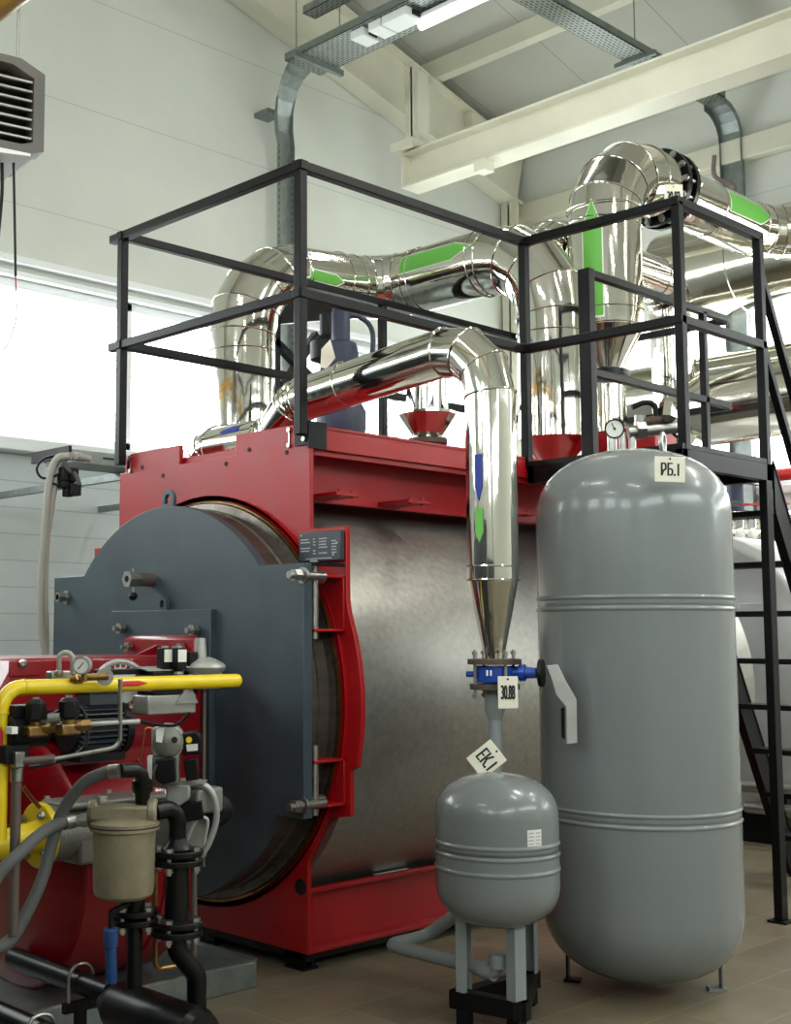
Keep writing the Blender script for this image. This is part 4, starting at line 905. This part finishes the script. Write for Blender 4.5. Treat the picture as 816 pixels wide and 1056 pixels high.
# flanged black riser on the right
def flange_pair(par, c, R, nb, a0=.3):
    MB().disc(c + UP * .016, (0, 0, 1), R, .02, 40).build('flange', 'blackp', par, bevel=.003)
    MB().disc(c - UP * .014, (0, 0, 1), R, .02, 40).build('flange', 'blackp', par, bevel=.003)
    for i in range(nb):
        a = a0 + 2 * PI * i / nb; p = c + V((math.cos(a), math.sin(a), 0)) * R * .78
        MB().cyl(p - UP * .05, p + UP * .038, .009, seg=8).cyl(p + UP * .026, p + UP * .038, .016, seg=6).cyl(p - UP * .042, p - UP * .026, .015, seg=6).build('bolt', 'zinc', par)
DR = 4.30
k = at(183, 884, D=DR); rs = thing('flanged_riser', 'black pipe with two bolted flange pairs and an offset, right of the filter bowl', 'pipe', (k.x, k.y, 0))
kx = lambda z: V((k.x, k.y, z))
z5 = at(183, 955, D=DR).z
MB().sweep(bend([hc + rt * .10, at(183, 831, D=DR), kx(k.z + .05)], .06, 8), .030, 24).lathe([(.03, .07), (.036, .05), (.055, .03)], kx(k.z), (0, 0, 1), 28).build('elbow', 'blackp', rs)
flange_pair(rs, kx(k.z), .088, 4, .5); 
MB().cyl(kx(k.z - .02), kx(z5 + .02), .042, seg=28).build('spool', 'blackp', rs)
flange_pair(rs, kx(z5), .088, 4, .5)
q1, q2 = at(180, 978, D=DR), at(203, 1005, D=DR)
MB().sweep(bend([kx(z5 - .02), V((k.x, k.y, q1.z)), V((q2.x, q2.y, q2.z)), V((q2.x, q2.y, .0))], .06, 4), .034, 24).build('offset_pipe', 'blackp', rs)
# left flanged riser under the bowl
k2 = at(133, 945, D=4.26); k2 = V((k2.x, k2.y, k2.z)) + rt * .02
lr = thing('flanged_riser', 'short black flanged pipe under the filter bowl standing on the black manifold', 'pipe', (k2.x, k2.y, .28))
MB().cyl(k2, V((k2.x, k2.y, zb1)), .035, seg=28).build('spigot', 'blackp', lr)
flange_pair(lr, k2, .078, 4, .2)
MB().cyl(k2 - UP * .02, V((k2.x, k2.y, .262)), .027, seg=24).build('pipe', 'blackp', lr)
lv = thing('ball_valve_lever', 'blue sleeved ball valve lever hanging under the filter bowl', 'lever', at(114, 1015, D=4.14))
a, b = at(114, 957, D=4.14), at(115, 1014, D=4.14)
MB().cyl(a, a + (b - a) * .35, .0235, seg=20).cyl(a + (b - a) * .35, b, .0185, seg=20).build('sleeve', 'blued', lv, bevel=.004)
MB().cyl(a + UP * .05, a, .008, seg=10).cyl(a + UP * .05, a + UP * .05 + (k2 - a).normalized() * .12, .01, seg=10).build('lever_rod', 'rubber', lv)
bt_ = thing('brass_tube', 'thin brass U-shaped tube between the two black risers', 'tube', at(165, 1000, D=4.45))
MB().sweep(bend([at(160, 900, D=4.5), at(160, 1000, D=4.5), at(182, 996, D=4.55)], .03, 6), .009, 12).build('tube', 'brass', bt_)
# black manifold on the floor, running away from the burner
mf = thing('pipe_manifold', 'thick black manifold with a tapered end at the bottom left', 'manifold', (3.0, 3.3, 0))
a = at(-30, 1018, D=4.45); ZMf = .245
mp1 = at(50, 1030, Z=ZMf); mp1 = V((mp1.x, mp1.y, ZMf)); XM = mp1.x
yA, yBm = at(118, 1050, X=XM).y, at(118, 1050, X=XM).y
big = k2.copy(); 
XM = k2.x
MB().cyl((XM, 4.35, ZMf - .02), (XM, k2.y + .13, ZMf - .02), .040, seg=32).build('inlet_pipe', 'blackp', mf)
MB().lathe([(.041, 0), (.078, .07), (.082, .09), (.082, .50)], (XM, k2.y + .16, ZMf - .05), (0, -1, 0), 40).lathe([(.082, .50), (.07, .53), (0, .54)], (XM, k2.y + .16, ZMf - .05), (0, -1, 0), 40).build('header', 'blackp', mf)
for y in (k2.y + .32,): 
    m = MB().box(XM - .07, XM + .07, y - .012, y + .012, .13, .165).box(XM - .02, XM + .02, y - .012, y + .012, 0, .13).build('support', 'black', mf)
    MB().sweep(bend([(XM - .05, y, .15), (XM - .05, y, .29), (XM + .05, y, .29), (XM + .05, y, .15)], .048, 6), .006, 8).build('u_bolt', 'zinc', mf)
p_ = thing('low_pipe', 'thinner black pipe beside the manifold in the bottom left corner', 'pipe', (XM - .35, 3.8, 0))
MB().cyl((XM - .36, 4.6, .20), (XM - .36, 3.1, .20), .04, seg=28).build('pipe', 'blackp', p_)
m = MB().box(XM - .42, XM - .30, 3.56, 3.58, .12, .15).box(XM - .38, XM - .34, 3.56, 3.58, 0, .12).build('support', 'black', p_)
MB().sweep(bend([(XM - .41, 3.57, .14), (XM - .41, 3.57, .255), (XM - .31, 3.57, .255), (XM - .31, 3.57, .14)], .045, 6), .006, 8).build('u_bolt', 'zinc', p_)
# steel drip tray under the burner
dt = at(265, 1018, Z=0)
dtr = thing('metal_trough', 'low galvanised steel box on the floor under the burner', 'box', (dt.x - .7, dt.y + .3, 0))
MB().box(dt.x - 1.5, dt.x, dt.y, dt.y + .6, 0, .105).build('trough_body', 'galv', dtr, bevel=.004)
MB().box(dt.x - .006, dt.x + .002, dt.y, dt.y + .6, .105, .118).box(dt.x - 1.5, dt.x, dt.y, dt.y + .006, .105, .112).build('raised_edge', 'zinc', dtr)
bt2 = thing('supply_tube', 'brown vertical supply tube with steel union beside the yellow pipe', 'pipe', at(15, 960, D=4.1))
a = at(17, 795, D=4.1); b = at(14, 960, D=4.1); b = V((a.x, a.y, b.z))
MB().cyl(a + UP * .0, b, .017, seg=20).build('tube', 'brown', bt2)
MB().cbox(at(18, 783, D=4.08), (.035, .035, .05)).cyl(a + UP * .01, a - UP * .035, .021, seg=20).hexn(a + UP * .005, (0, 0, 1), .02, .025).build('union', 'zinc', bt2, bevel=.003)
rod = at(25, 810, D=4.2); MB().cyl(at(24, 812, D=4.15), at(40, 832, D=4.3), .008, seg=8).build('side_tube', 'copper', bt2)

# ------------------------------------------------------------------ valves on top of the boiler
def top_pipe(px_, Y_, z0, z1, r, m_, nm, lab, cat): pass
sv1 = at(352, 440, Y=4.75)
nvv = thing('safety_valve', 'dark navy safety valve with a bulging body behind the sloping steel pipe', 'valve', (sv1.x, 4.75, 2.33))
x = sv1.x; zq = lambda py: at(352, py, Y=4.75).z
MB().lathe([(.0, 2.33), (.10, 2.33), (.135, zq(440)), (.135, zq(425)), (.11, zq(416)), (.14, zq(413)), (.14, zq(407)), (.08, zq(404)), (.08, zq(392))], (x, 4.75, 0), (0, 0, 1), 32).build('valve_base', 'navy', nvv)
MB().lathe([(.08, zq(392)), (.095, zq(385)), (.095, zq(365)), (.085, zq(355)), (.05, zq(352)), (.05, zq(322)), (.035, zq(318)), (0, zq(318))], (x, 4.75, 0), (0, 0, 1), 28).build('bonnet', 'navy', nvv)
MB().sweep(spline([(x, 4.75, zq(325)), (x + .10, 4.70, zq(326)), (x + .15, 4.66, zq(340)), (x + .15, 4.66, zq(372))], 8), .014, 10).build('lift_lever', 'navy', nvv)
MB().prism([at(*q, Y=4.58) for q in ((332, 360), (341, 350), (346, 369), (337, 380), (331, 379))], (0, .004, 0)).build('paper_tag', 'tag', nvv)
bc = at(338, 350, Y=5.0)
bvv = thing('valve_stem_guard', 'black upright valve column behind the near railing post', 'valve', (bc.x, 5.0, 2.33))
MB().cyl((bc.x, 5.0, 2.33), (bc.x, 5.0, at(338, 325, Y=5.0).z), .045, seg=24).lathe([(.045, 0), (.10, .02), (.10, .12), (.045, .16)], (bc.x, 5.0, at(338, 375, Y=5.0).z), (0, 0, 1), 24).build('column', 'rubber', bvv)
# X-shaped brace and dark horizontal drum behind
xb = thing('pipe_support', 'black crossed brace frame standing behind the left riser', 'support', (5.6, 5.85, 2.3))
a, b, c2, d2 = (at(*q, Y=5.95) for q in ((283, 352), (330, 400), (326, 345), (284, 412)))
MB().bar(a, b, .05, .05).bar(c2, d2, .05, .05).build('cross_brace', 'black', xb)
a = at(284, 345, Y=5.95); MB().bar((a.x, 5.95, 1.2), (a.x, 5.95, at(284, 318, Y=5.95).z), .05, .05, up=(1, 0, 0)).bar(at(284, 322, Y=5.95), at(340, 318, Y=5.95), .05, .16).build('upright', 'black', xb)
# exhaust funnels
def funnel(px_, Y_, lab, s_=1., py0=450):
    c = at(px_, py0 + 4, Y=Y_); z = c.z
    t = thing('vent_funnel', lab, 'funnel', (c.x, Y_, 2.33))
    MB().lathe([(.075 * s_, z), (.175 * s_, z + .15 * s_), (.175 * s_, z + .165 * s_), (.155 * s_, z + .165 * s_), (.12 * s_, z + .175 * s_)], (c.x, Y_, 0), (0, 0, 1), 14).build('cone', 'steel2', t, ang=10)
    MB().cyl((c.x, Y_, z + .17 * s_), (c.x, Y_, z + .42 * s_), .125 * s_, seg=36).build('sleeve', 'steel', t)
    MB().disc((c.x, Y_, z - .01), (0, 0, 1), .12 * s_, .03).cyl((c.x, Y_, 2.33), (c.x, Y_, z), .05, seg=20).build('flange', 'rust', t)
    for i in range(8):
        a = 2*PI*i/8; MB().hexn((c.x + .1*s_*math.cos(a), Y_ + .1*s_*math.sin(a), z + .004), (0, 0, 1), .013, .014).build('bolt', 'zinc', t)
    return t
funnel(441, 4.95, 'steel cone funnel behind the falling pipe, seen above the red beam')
# small valve group behind the tall tank top
vg = thing('valve_group', 'cluster of steel valves and hand wheel right of the gauge behind the tall tank', 'valves', at(668, 458, D=7.0))
Dv = 7.0
MB().cyl(at(648, 446, D=Dv), at(704, 440, D=Dv), .035, seg=20).cyl(at(660, 446, D=Dv), at(660, 428, D=Dv), .03, seg=20).hexn(at(656, 444, D=Dv), at(700, 440, D=Dv) - at(656, 444, D=Dv), .055, .05).build('valve_body', 'zinc', vg)
MB().ring(at(702, 442, D=Dv), -fh, .05, .008, 28, 8).build('hand_wheel', 'rubber', vg)
MB().sweep(spline([at(652, 420, D=Dv), at(666, 415, D=Dv), at(676, 420, D=Dv), at(676, 440, D=Dv)], 8), .016, 12).build('black_hose', 'rubber', vg)
for px_ in (630, 642, 652): MB().cyl(at(px_, 446, D=Dv), V((at(px_, 446, D=Dv).x, at(px_, 446, D=Dv).y, 2.36)), .02, seg=16).build('stub_pipe', 'zinc', vg)
fx_ = at(690, 425, D=Dv); MB().lathe([(.03, -.07), (.055, -.04), (.06, .04), (.04, .08)], fx_, (.3, 0, 1), 8).build('steel_fitting', 'steel', vg, ang=10)
MB().cyl(at(660, 436, D=Dv), at(690, 432, D=Dv), .028, seg=16).build('cross_pipe', 'rust', vg)

# ------------------------------------------------------------------ second boiler, red pipe and floor pipes behind the stair
vs_ = thing('steel_vessel', 'pale metal clad vessel with an inspection hatch behind the stair', 'vessel', (9.3, YC, 0))
MB().lathe([(0, 0), (.93, 0), (.985, .03), (1.0, .06), (1.0, 1.6), (0, 1.6)], (8.35, 4.80, 1.18), (1, 0, 0), 96).build('cladding', 'vessel', vs_)
h0 = at(782, 637, X=8.34)
hp = MB().box(8.325, 8.35, h0.y - .1, h0.y + .13, h0.z - .28, h0.z + .10).build('hatch', 'vessel', vs_, bevel=.004)
MB().bar((8.31, h0.y - .07, h0.z - .12), (8.31, h0.y - .10, h0.z - .24), .02).build('hatch_handle', 'rubber', hp)
for x in (8.5, 9.7): MB().box(x, x + .1, 4.2, 5.4, 0, .35).build('saddle', 'black', vs_)
rp_ = thing('fire_pipe', 'red pipe running along the end wall behind the stair', 'pipe', (10.95, 3, 2.6))
rz = at(790, 491, X=10.6).z
MB().cyl((10.6, -1, rz), (10.6, 5.9, rz), .055, seg=24).build('pipe', 'redpipe', rp_)
for y in (0.5, 3.0, 5.5): MB().box(10.63, XW - .005, y - .03, y + .03, rz - .05, rz + .05).build('wall_bracket', 'galv', rp_)
bq = at(758, 496, X=10.2)
bb = thing('gate_valve', 'dark blue gate valve beside the tall tank shoulder', 'valve', (bq.x, bq.y, bq.z - .3))
MB().cyl(bq - UP * .3, bq + UP * .12, .07, seg=20).cyl(bq + V((0, -.2, .03)), bq + V((0, .2, .03)), .06, seg=20).disc(bq + UP * .10, (0, 0, 1), .12, .03).disc(bq - UP * .28, (0, 0, 1), .12, .03).build('valve_body', 'navy', bb)
# manifolds with many small valves behind, glimpsed between stair treads
for i in range(5):
    c = at(756 + 13 * i, 545, X=9.9)
    t = thing('small_valve', ('small steel valve behind the stair, leftmost of its row', 'small steel valve behind the stair, second from the left in its row', 'small steel valve behind the stair, middle one of its row', 'small steel valve behind the stair, fourth from the left in its row', 'small steel valve behind the stair, rightmost of its row')[i], 'valve', (c.x, c.y, c.z - .2), 'small steel valves behind the stair')
    MB().cyl(c - UP * .25, c + UP * .12, .035, seg=14).lathe([(.07, 0), (.08, .03), (.07, .06), (0, .06)], c + UP * .08, (0, 0, 1), 14).cyl(c + V((-.09, 0, -.05)), c + V((.09, 0, -.05)), .05, seg=14).build('valve_body', 'steel2', t)
    MB().disc(c + UP * .2, (0, 0, 1), .06, .012, 16).build('hand_wheel', 'redpipe', t)
pr_ = thing('pipe_rack', 'low rack of grey pipes on the floor behind the stair', 'pipes', (8.0, 3.7, 0))
for (ya, za_) in ((3.95, .42), (3.75, .28)):
    MB().sweep(bend([(8.22, ya + .6, za_), (8.22, ya - .3, za_), (9.6, ya - .7, za_)], .2, 6), .04, 16).build('pipe', 'zinc', pr_)
for x in (8.1, 8.9): MB().box(x, x + .05, 2.9, 3.7, .16, .2).box(x, x + .05, 2.9, 2.96, 0, .16).box(x, x + .05, 3.64, 3.7, 0, .16).build('rack_frame', 'black', pr_)

# cabinets added out of view to block low light on the boiler
for i in range(13):
    if i < 4: x_, y = -1.6, -1.6 + i * .95
    else: x_, y = (.62, 2.9 + (i - 4) * .95) if i < 9 else (-1.6, 2.2 + (i - 9) * .95)
    if i >= 9: break
    t = thing('light_block_cabinet', 'tall dark grey cabinet added out of view to block low light', 'cabinet', (x_, y, 0), 'cabinets added out of view to block light')
    bd = MB().box(x_ - .3, x_ + .3, y - .46, y + .46, .1, 2.3).build('body', 'plate', t, bevel=.01)
    dd = MB().box(x_ + .3, x_ + .32, y - .44, y + .44, .14, 2.26).build('door', 'plate', t, bevel=.004)
    MB().box(x_ + .32, x_ + .345, y + .34, y + .37, 1.0, 1.18).build('handle', 'rubber', dd)
    MB().box(x_ - .28, x_ + .28, y - .44, y + .44, 0, .1).build('plinth', 'black', t)
# ------------------------------------------------------------------ cable trays, lamp, heater
def tray(name, label, pts_, wd, up0, mname, h=.06):
    t = thing(name, label, 'cable tray', pts_[0]); return t
XT, ZTt = 7.25, at(345, 55, X=7.25).z
YT0 = YW - .12
ct1 = thing('cable_tray', 'perforated galvanised cable tray hung under the roof, curving down the left wall', 'cable tray', (XT, 6, ZTt))
wd = .42
def ctray(par, y0, y1, x, z, wd, nm='tray_run', mm='perfy'):
    MB().box(x - wd/2, x + wd/2, y0, y1, z, z + .006).build(nm, mm, par)
    MB().box(x - wd/2, x - wd/2 + .006, y0, y1, z, z + .07).box(x + wd/2 - .006, x + wd/2, y0, y1, z, z + .07).build('tray_side', 'galv', par)
ctray(ct1, 1.0, YT0 - .55, XT, ZTt, wd)
# bend to the vertical and the drop on the wall
dpx = at(288, 150, Y=YW - .1).x
R_ = .5; n = 6; vs = []; w2 = .085
for i in range(n + 1):
    t = PI / 2 * i / n; y = YT0 - .55 + R_ * math.sin(t); z = ZTt - R_ + R_ * math.cos(t); f_ = i / n
    xa_, xb2 = XT - .02 + (dpx - XT + .02) * f_, 0; hw_ = .12 + (w2 - .12) * f_
    vs += [V((xa_ - hw_, y, z)), V((xa_ + hw_, y, z)), V((xa_ - hw_, y - .05 * math.sin(t), z - .05 * math.cos(t) * 0 + .05 * math.cos(t))), V((xa_ + hw_, y - .05 * math.sin(t), z + .05 * math.cos(t)))]
m = MB(); fs = []
for i in range(n):
    a = 4 * i; fs += [(a, a+1, a+5, a+4), (a, a+4, a+6, a+2), (a+1, a+3, a+7, a+5)]
m.add(vs, fs).build('tray_bend', 'galv', ct1, ang=10)
ydr = YT0 - .05
m = MB().box(dpx - w2, dpx + w2, ydr, ydr + .006, 2.95, ZTt - R_).build('tray_drop', 'galv', ct1)
MB().box(dpx - w2, dpx - w2 + .006, ydr - .05, ydr, 2.95, ZTt - R_).box(dpx + w2 - .006, dpx + w2, ydr - .05, ydr, 2.95, ZTt - R_).build('tray_side', 'perfz', ct1)
zz2 = at(275, 118, Y=YW - .1).z
MB().box(dpx - .22, dpx - .05, ydr - .02, YW, zz2 - .02, zz2 + .02).build('wall_bracket', 'galv', ct1)
yc_ = YT0 - .75
MB().box(XT - wd/2 - .08, XT + wd/2 + .08, yc_ - .02, yc_ + .02, ZTt - .05, ZTt).build('cross_bar', 'galv', ct1)
MB().box(XT - wd/2 - .08, XT + wd/2 + .08, 4.0, 4.04, ZTt - .05, ZTt).build('cross_bar', 'galv', ct1)
for y, dx in ((yc_, -wd/2 - .05), (yc_, wd/2 + .05), (4.02, -wd/2 - .05)): MB().cyl((XT + dx, y, ZTt - .05), (XT + dx, y, RZ(XT + dx)), .006, seg=8).build('hanger_rod', 'zinc', ct1)
ct3 = thing('cable_tray', 'narrower galvanised tray running just above the wide perforated tray', 'cable tray', (XT - .3, 6, ZTt + .2))
ctray(ct3, 1.0, YT0 - .95, XT - .30, ZTt + .22, .14)
MB().cyl((XT - .3, YT0 - 1.1, ZTt + .22), (XT - .3, YT0 - 1.1, RZ(XT - .3)), .006, seg=8).build('hanger_rod', 'zinc', ct3)
MB().cyl((XT - .3, 3, ZTt + .22), (XT - .3, 3, RZ(XT - .3)), .006, seg=8).build('hanger_rod', 'zinc', ct3)
for px_, py_, lb_ in ((380, 22, 'white junction box under the cable tray, nearest the left wall'), (398, 15, 'white junction box under the tray, second from the left wall'), (412, 9, 'white junction box under the tray, third from the left wall'), (424, 3, 'white junction box under the tray, beside the lamp end')):
    c = at(px_, py_, X=XT - .04)
    t = thing('junction_box', lb_, 'box', (c.x, c.y, ZTt - .075), 'junction boxes under the cable tray')
    MB().box(c.x - .14, c.x + .06, c.y - .07, c.y + .07, ZTt - .075, ZTt - .002).build('box', 'lampbody', t, bevel=.008)
    MB().box(c.x - .07, c.x + .02, c.y - .085, c.y - .07, ZTt - .055, ZTt - .015).build('gland', 'dark', t)
lc0 = at(432, 22, X=XT + .04); lc1 = at(500, -8, X=XT + .04)
def lamp(name, label, x, y0, y1, z, power, rods=True, grp=None):
    t = thing(name, label, 'lamp', (x, (y0 + y1) / 2, z), grp)
    MB().box(x - .06, x + .06, y0, y1, z + .02, z + .06).build('lamp_body', 'lampbody', t, bevel=.008)
    MB().sweep([(x, y0 + .02, z), (x, y1 - .02, z)], .045, 16).build('lamp_diffuser', 'lamp', t)
    if rods:
        for y in (y0 + .2, y1 - .2): MB().cyl((x, y, z + .06), (x, y, RZ(x) if x > 3 else 6.8 + (RZ(3) - 6.8) * (x + 5) / 8), .005, seg=6).build('hanger_rod', 'zinc', t)
    l = bpy.data.lights.new('tube_light', 'AREA'); l.shape = 'RECTANGLE'; l.size = .1; l.size_y = (y1 - y0) * .9; l.energy = power; l.color = (1, .97, .9)
    o = bpy.data.objects.new('tube_light', l); COL.objects.link(o); o.parent = t; o.location = (0, 0, -.055)
lamp('tube_lamp', 'long white fluorescent tube lamp at the end of the cable tray', XT + .04, lc0.y - 1.5, lc0.y, ZTt - .08, 22, False)
for i, (x, y) in enumerate(((1.5, 4.), (1.5, .5), (4.5, .5), (-1.5, 2.5), (8.2, 1.2), (8.2, -1.0), (5.9, 1.6))):  # lamps added out of view as fill; the stronger ones brighten the end wall
    lamp('tube_lamp', 'unseen tube lamp added behind the viewer for extra light' if i < 4 else 'unseen tube lamp added right of the view to brighten the end wall', x, y - .8, y + .8, 5.9, 30 if i < 4 else 60, True, 'tube lamps added behind the viewer' if i < 4 else 'tube lamps added right of the view')
# second tray to the end wall
q0 = at(625, 22, Z=6.75)
yt2 = at(757, 150, X=XW - .08).y
zt2 = at(752, 92, Y=yt2).z + .02
zt2 = at(745, 98, X=XW - .5).z
ct2 = thing('cable_tray', 'galvanised cable tray running to the end wall and dropping down it', 'cable tray', (9, yt2, zt2))
MB().box(5.5, XW - .42, yt2 - .11, yt2 + .11, zt2, zt2 + .006).build('tray_run', 'perfx', ct2)
MB().box(5.5, XW - .42, yt2 - .11, yt2 - .104, zt2, zt2 + .07).box(5.5, XW - .42, yt2 + .104, yt2 + .11, zt2, zt2 + .07).build('tray_side', 'galv', ct2)
vs = []; n = 5
for i in range(n + 1):
    t = PI / 2 * i / n; x = XW - .42 + .32 * math.sin(t); z = zt2 - .32 + .32 * math.cos(t)
    for y in (yt2 - .11, yt2 + .11):
        vs += [V((x, y, z)), V((x + .0 - .06 * math.sin(t) , y, z - .06 * math.cos(t)))]
m = MB(); fs = []
for i in range(n): a = 4*i; fs += [(a, a+2, a+6, a+4), (a, a+1, a+5, a+4), (a+2, a+3, a+7, a+6)]
m.add(vs, fs).build('tray_bend', 'galv', ct2, ang=10)
MB().box(XW - .11, XW - .10, yt2 - .11, yt2 + .11, 1.6, zt2 - .32).box(XW - .16, XW - .10, yt2 - .11, yt2 - .104, 1.6, zt2 - .32).box(XW - .16, XW - .10, yt2 + .104, yt2 + .11, 1.6, zt2 - .32).build('tray_drop', 'galv', ct2)
xh = at(655, 48, Y=yt2).x
MB().box(xh - .02, xh + .02, yt2 - .2, yt2 + .2, zt2 - .04, zt2).cyl((xh, yt2, zt2), (xh, yt2, RZ(xh)), .006, seg=8).build('hanger', 'galv', ct2)
# low tray by the left wall with cables and black plugs
y3 = 6.3
a = at(46, 466, Y=y3); zt3 = at(100, 478, Y=y3).z
ct4 = thing('cable_tray', 'flat galvanised cable tray below the window ending left of the boiler', 'cable tray', (a.x, y3, zt3))
x0t, x1t = at(74, 466, Y=y3).x, 7.2
MB().box(x0t, x1t, y3, y3 + .30, zt3 - .004, zt3).box(x0t, x1t, y3, y3 + .005, zt3, zt3 + .07).box(x0t, x1t, y3 + .295, y3 + .30, zt3, zt3 + .07).build('tray_run', 'galv', ct4)
m = MB()
for i in range(9): m.box(x0t + .22 + i * .12, x0t + .30 + i * .12, y3 - .002, y3 - .0005, zt3 + .03, zt3 + .042)
m.build('slots', 'dark', ct4)
for x in (x0t + .5, x0t + 1.6): MB().box(x, x + .04, y3, YW, zt3 - .05, zt3 - .005).build('wall_arm', 'galv', ct4)
MB().box(x0t - .02, x0t, y3, y3 + .42, zt3 + .02, zt3 + .09).build('end_plate', 'black', ct4)
Dc = at(60, 480, Y=y3 - .05).dot(fh)
cbls = (((72, 470), (58, 474), (50, 500), (46, 550), (42, 600), (43, 650), (50, 690)), ((78, 470), (66, 474), (58, 492), (53, 520), (48, 560), (46, 610), (47, 650), (46, 690)))
for i, c in enumerate(cbls):
    t = thing('thick_cable', ('left of the two thick grey cables hanging from the low tray', 'right of the two thick grey cables hanging from the low tray')[i], 'cable', at(46, 690, D=Dc))
    MB().sweep(spline([at(x, y, D=Dc + .03 * i) for x, y in c], 8), .0215, 12).build('cable', 'cable', t)
    MB().sweep([at(c[0][0], c[0][1], D=Dc), at(c[0][0] + 14, c[0][1] + 3, D=Dc + .1)], .0215, 12).build('cable_end', 'cable', t)
tp = thing('cable_plug', 'black multi-pin plugs hanging under the end of the low tray', 'plug', at(72, 512, D=Dc))
for q, s_ in (((67, 489), (.07, .06, .08)), ((75, 490), (.05, .06, .08)), ((68, 500), (.08, .06, .045)), ((76, 505), (.07, .06, .07)), ((70, 508), (.05, .05, .05))):
    MB().cbox(at(q[0], q[1], D=Dc + .02), s_).build('plug_body', 'rubber', tp, bevel=.006)
MB().sweep(spline([at(56, 470, D=Dc), at(44, 474, D=Dc), at(38, 484, D=Dc), at(44, 493, D=Dc), at(58, 490, D=Dc), at(68, 482, D=Dc)], 8), .007, 8).sweep(spline([at(50, 497, D=Dc), at(60, 500, D=Dc), at(68, 500, D=Dc)], 6), .006, 8).build('plug_cable', 'rubber', tp)
MB().sweep(spline([at(66, 474, D=Dc), at(68, 482, D=Dc), at(78, 490, D=Dc), at(82, 500, D=Dc)], 6), .014, 10).build('plug_lead', 'hose', tp)
# unit heater hung top left
hy = math.radians(11)
hx = V((math.cos(-hy), math.sin(-hy), 0)); hn = V((-math.sin(hy), -math.cos(hy), 0)) # width axis and facing axis
hx = V((math.cos(hy), -math.sin(hy), 0)); hn = V((-math.sin(hy), -math.cos(hy), 0))
DH = 5.6
tr = at(46, 64, D=DH); brc = at(46, 163, D=DH)
hh = tr.z - brc.z; WH = .62; TH = .28
ctr = (tr + brc) / 2; ctr = V((ctr.x, ctr.y, (tr.z + brc.z) / 2))
un = thing('unit_heater', 'dark slatted fan heater with white underside hanging at the top left', 'heater', (ctr.x - WH / 2, ctr.y, brc.z))
Rm = Matrix((hx, -hn, UP)).transposed()
def loc(a, b, c): return ctr + hx * (a - WH) + hn * b + UP * c
# octagonal face frame
zo, zi = hh / 2, hh / 2 - .035
def octa(w0, z0, ch): return [(w0, z0 - ch), (w0, -z0 + ch * .4), (w0 - ch * 1.2, -z0), (-w0 + ch, -z0), (-w0, -z0 + ch), (-w0, z0 - ch), (-w0 + ch, z0), (w0 - ch * 2.2, z0)]
oc = octa(WH / 2, hh / 2, .05)
oi = octa(WH / 2 - .05, hh / 2 - .035, .045)
n = 8; cc = ctr - hx * WH / 2
vs = [cc + hx * a + UP * b for a, b in oc] + [cc + hx * a + UP * b for a, b in oi] + [cc + hx * a + UP * b - hn * .1 for a, b in oc] + [cc + hx * a + UP * b - hn * .1 for a, b in oi]
fs = []
for k_ in range(n):
    j = (k_ + 1) % n; fs += [(k_, j, n + j, n + k_), (2*n+k_, 3*n+k_, 3*n+j, 2*n+j), (k_, 2*n+k_, 2*n+j, j), (n+k_, n+j, 3*n+j, 3*n+k_)]
MB().add(vs, fs).build('face_frame', 'grille', un, ang=20)
MB().prism([cc + hx * a * .98 + UP * b * .98 - hn * .1 for a, b in oc], -hn * TH).build('casing', 'grille', un, bevel=.01)
MB().prism([cc + hx * a + UP * b - hn * .09 for a, b in oi], -hn * .01).build('dark_interior', 'dark', un)
for i in range(7):
    z = hh / 2 - .085 - i * (hh - .14) / 6.6
    a, b = cc - hx * (WH / 2 - .055) + UP * z, cc + hx * (WH / 2 - .055) + UP * z
    MB().bar(a - hn * .035, b - hn * .035, .06, .008, up=(UP * .94 + hn * .34)).build('louvre', 'louvre', un)
MB().prism([cc + hx * a + UP * b for a, b in ((-WH/2 + .03, -hh/2), (WH/2 - .06, -hh/2), (WH/2 - .06, -hh/2 - .012), (-WH/2 + .03, -hh/2 - .05))], -hn * .36).build('underside_tray', 'lampbody', un)
for q in (-.30, -.12): 
    p = cc + hx * (WH / 2 + q + .06) - hn * .2 + UP * hh / 2
    MB().cyl(p - UP * .02, V((p.x, p.y, 8.3)), .007, seg=8).build('hanger_rod', 'zinc', un)
w1 = thing('hanging_wire', 'thin dark and red wire looping down in front of the left window', 'wire', at(4, 360, D=DH))
MB().sweep(spline([at(14, 168, D=DH), at(15, 220, D=DH), at(16, 285, D=DH)], 6), .006, 8).build('dark_wire', 'rubber', w1)
MB().sweep(spline([at(16, 285, D=DH), at(17, 325, D=DH), at(10, 350, D=DH), at(2, 361, D=DH), at(-12, 355, D=DH)], 8), .0035, 8).build('red_wire', 'wire', w1)
w2_ = thing('hanging_cable', 'dark cable hanging straight down below the fan heater at the left edge', 'cable', at(1, 250, D=DH))
MB().sweep(spline([at(2, 168, D=DH), at(2, 200, D=DH), at(-2, 245, D=DH)], 6), .008, 8).build('cable', 'rubber', w2_)
# ochre pipe in the top left corner
op = at(-10, 4, D=4.4)
tg_ = thing('overhead_pipe', 'ochre yellow pipe crossing the top left corner', 'pipe', op)
a, b = at(-30, 25, D=5.0), at(45, -24, D=4.2)
b2_ = V((a.x, b.y - 1, a.z)); 
MB().cyl(V((a.x, 8.3, a.z + .03)), V((a.x, .8, a.z + .03)), .075, seg=32).build('pipe', 'gold', tg_)

# the builder's own notes are not part of the scene
for o in bpy.data.objects:
    if '_o' in o.keys(): del o['_o']
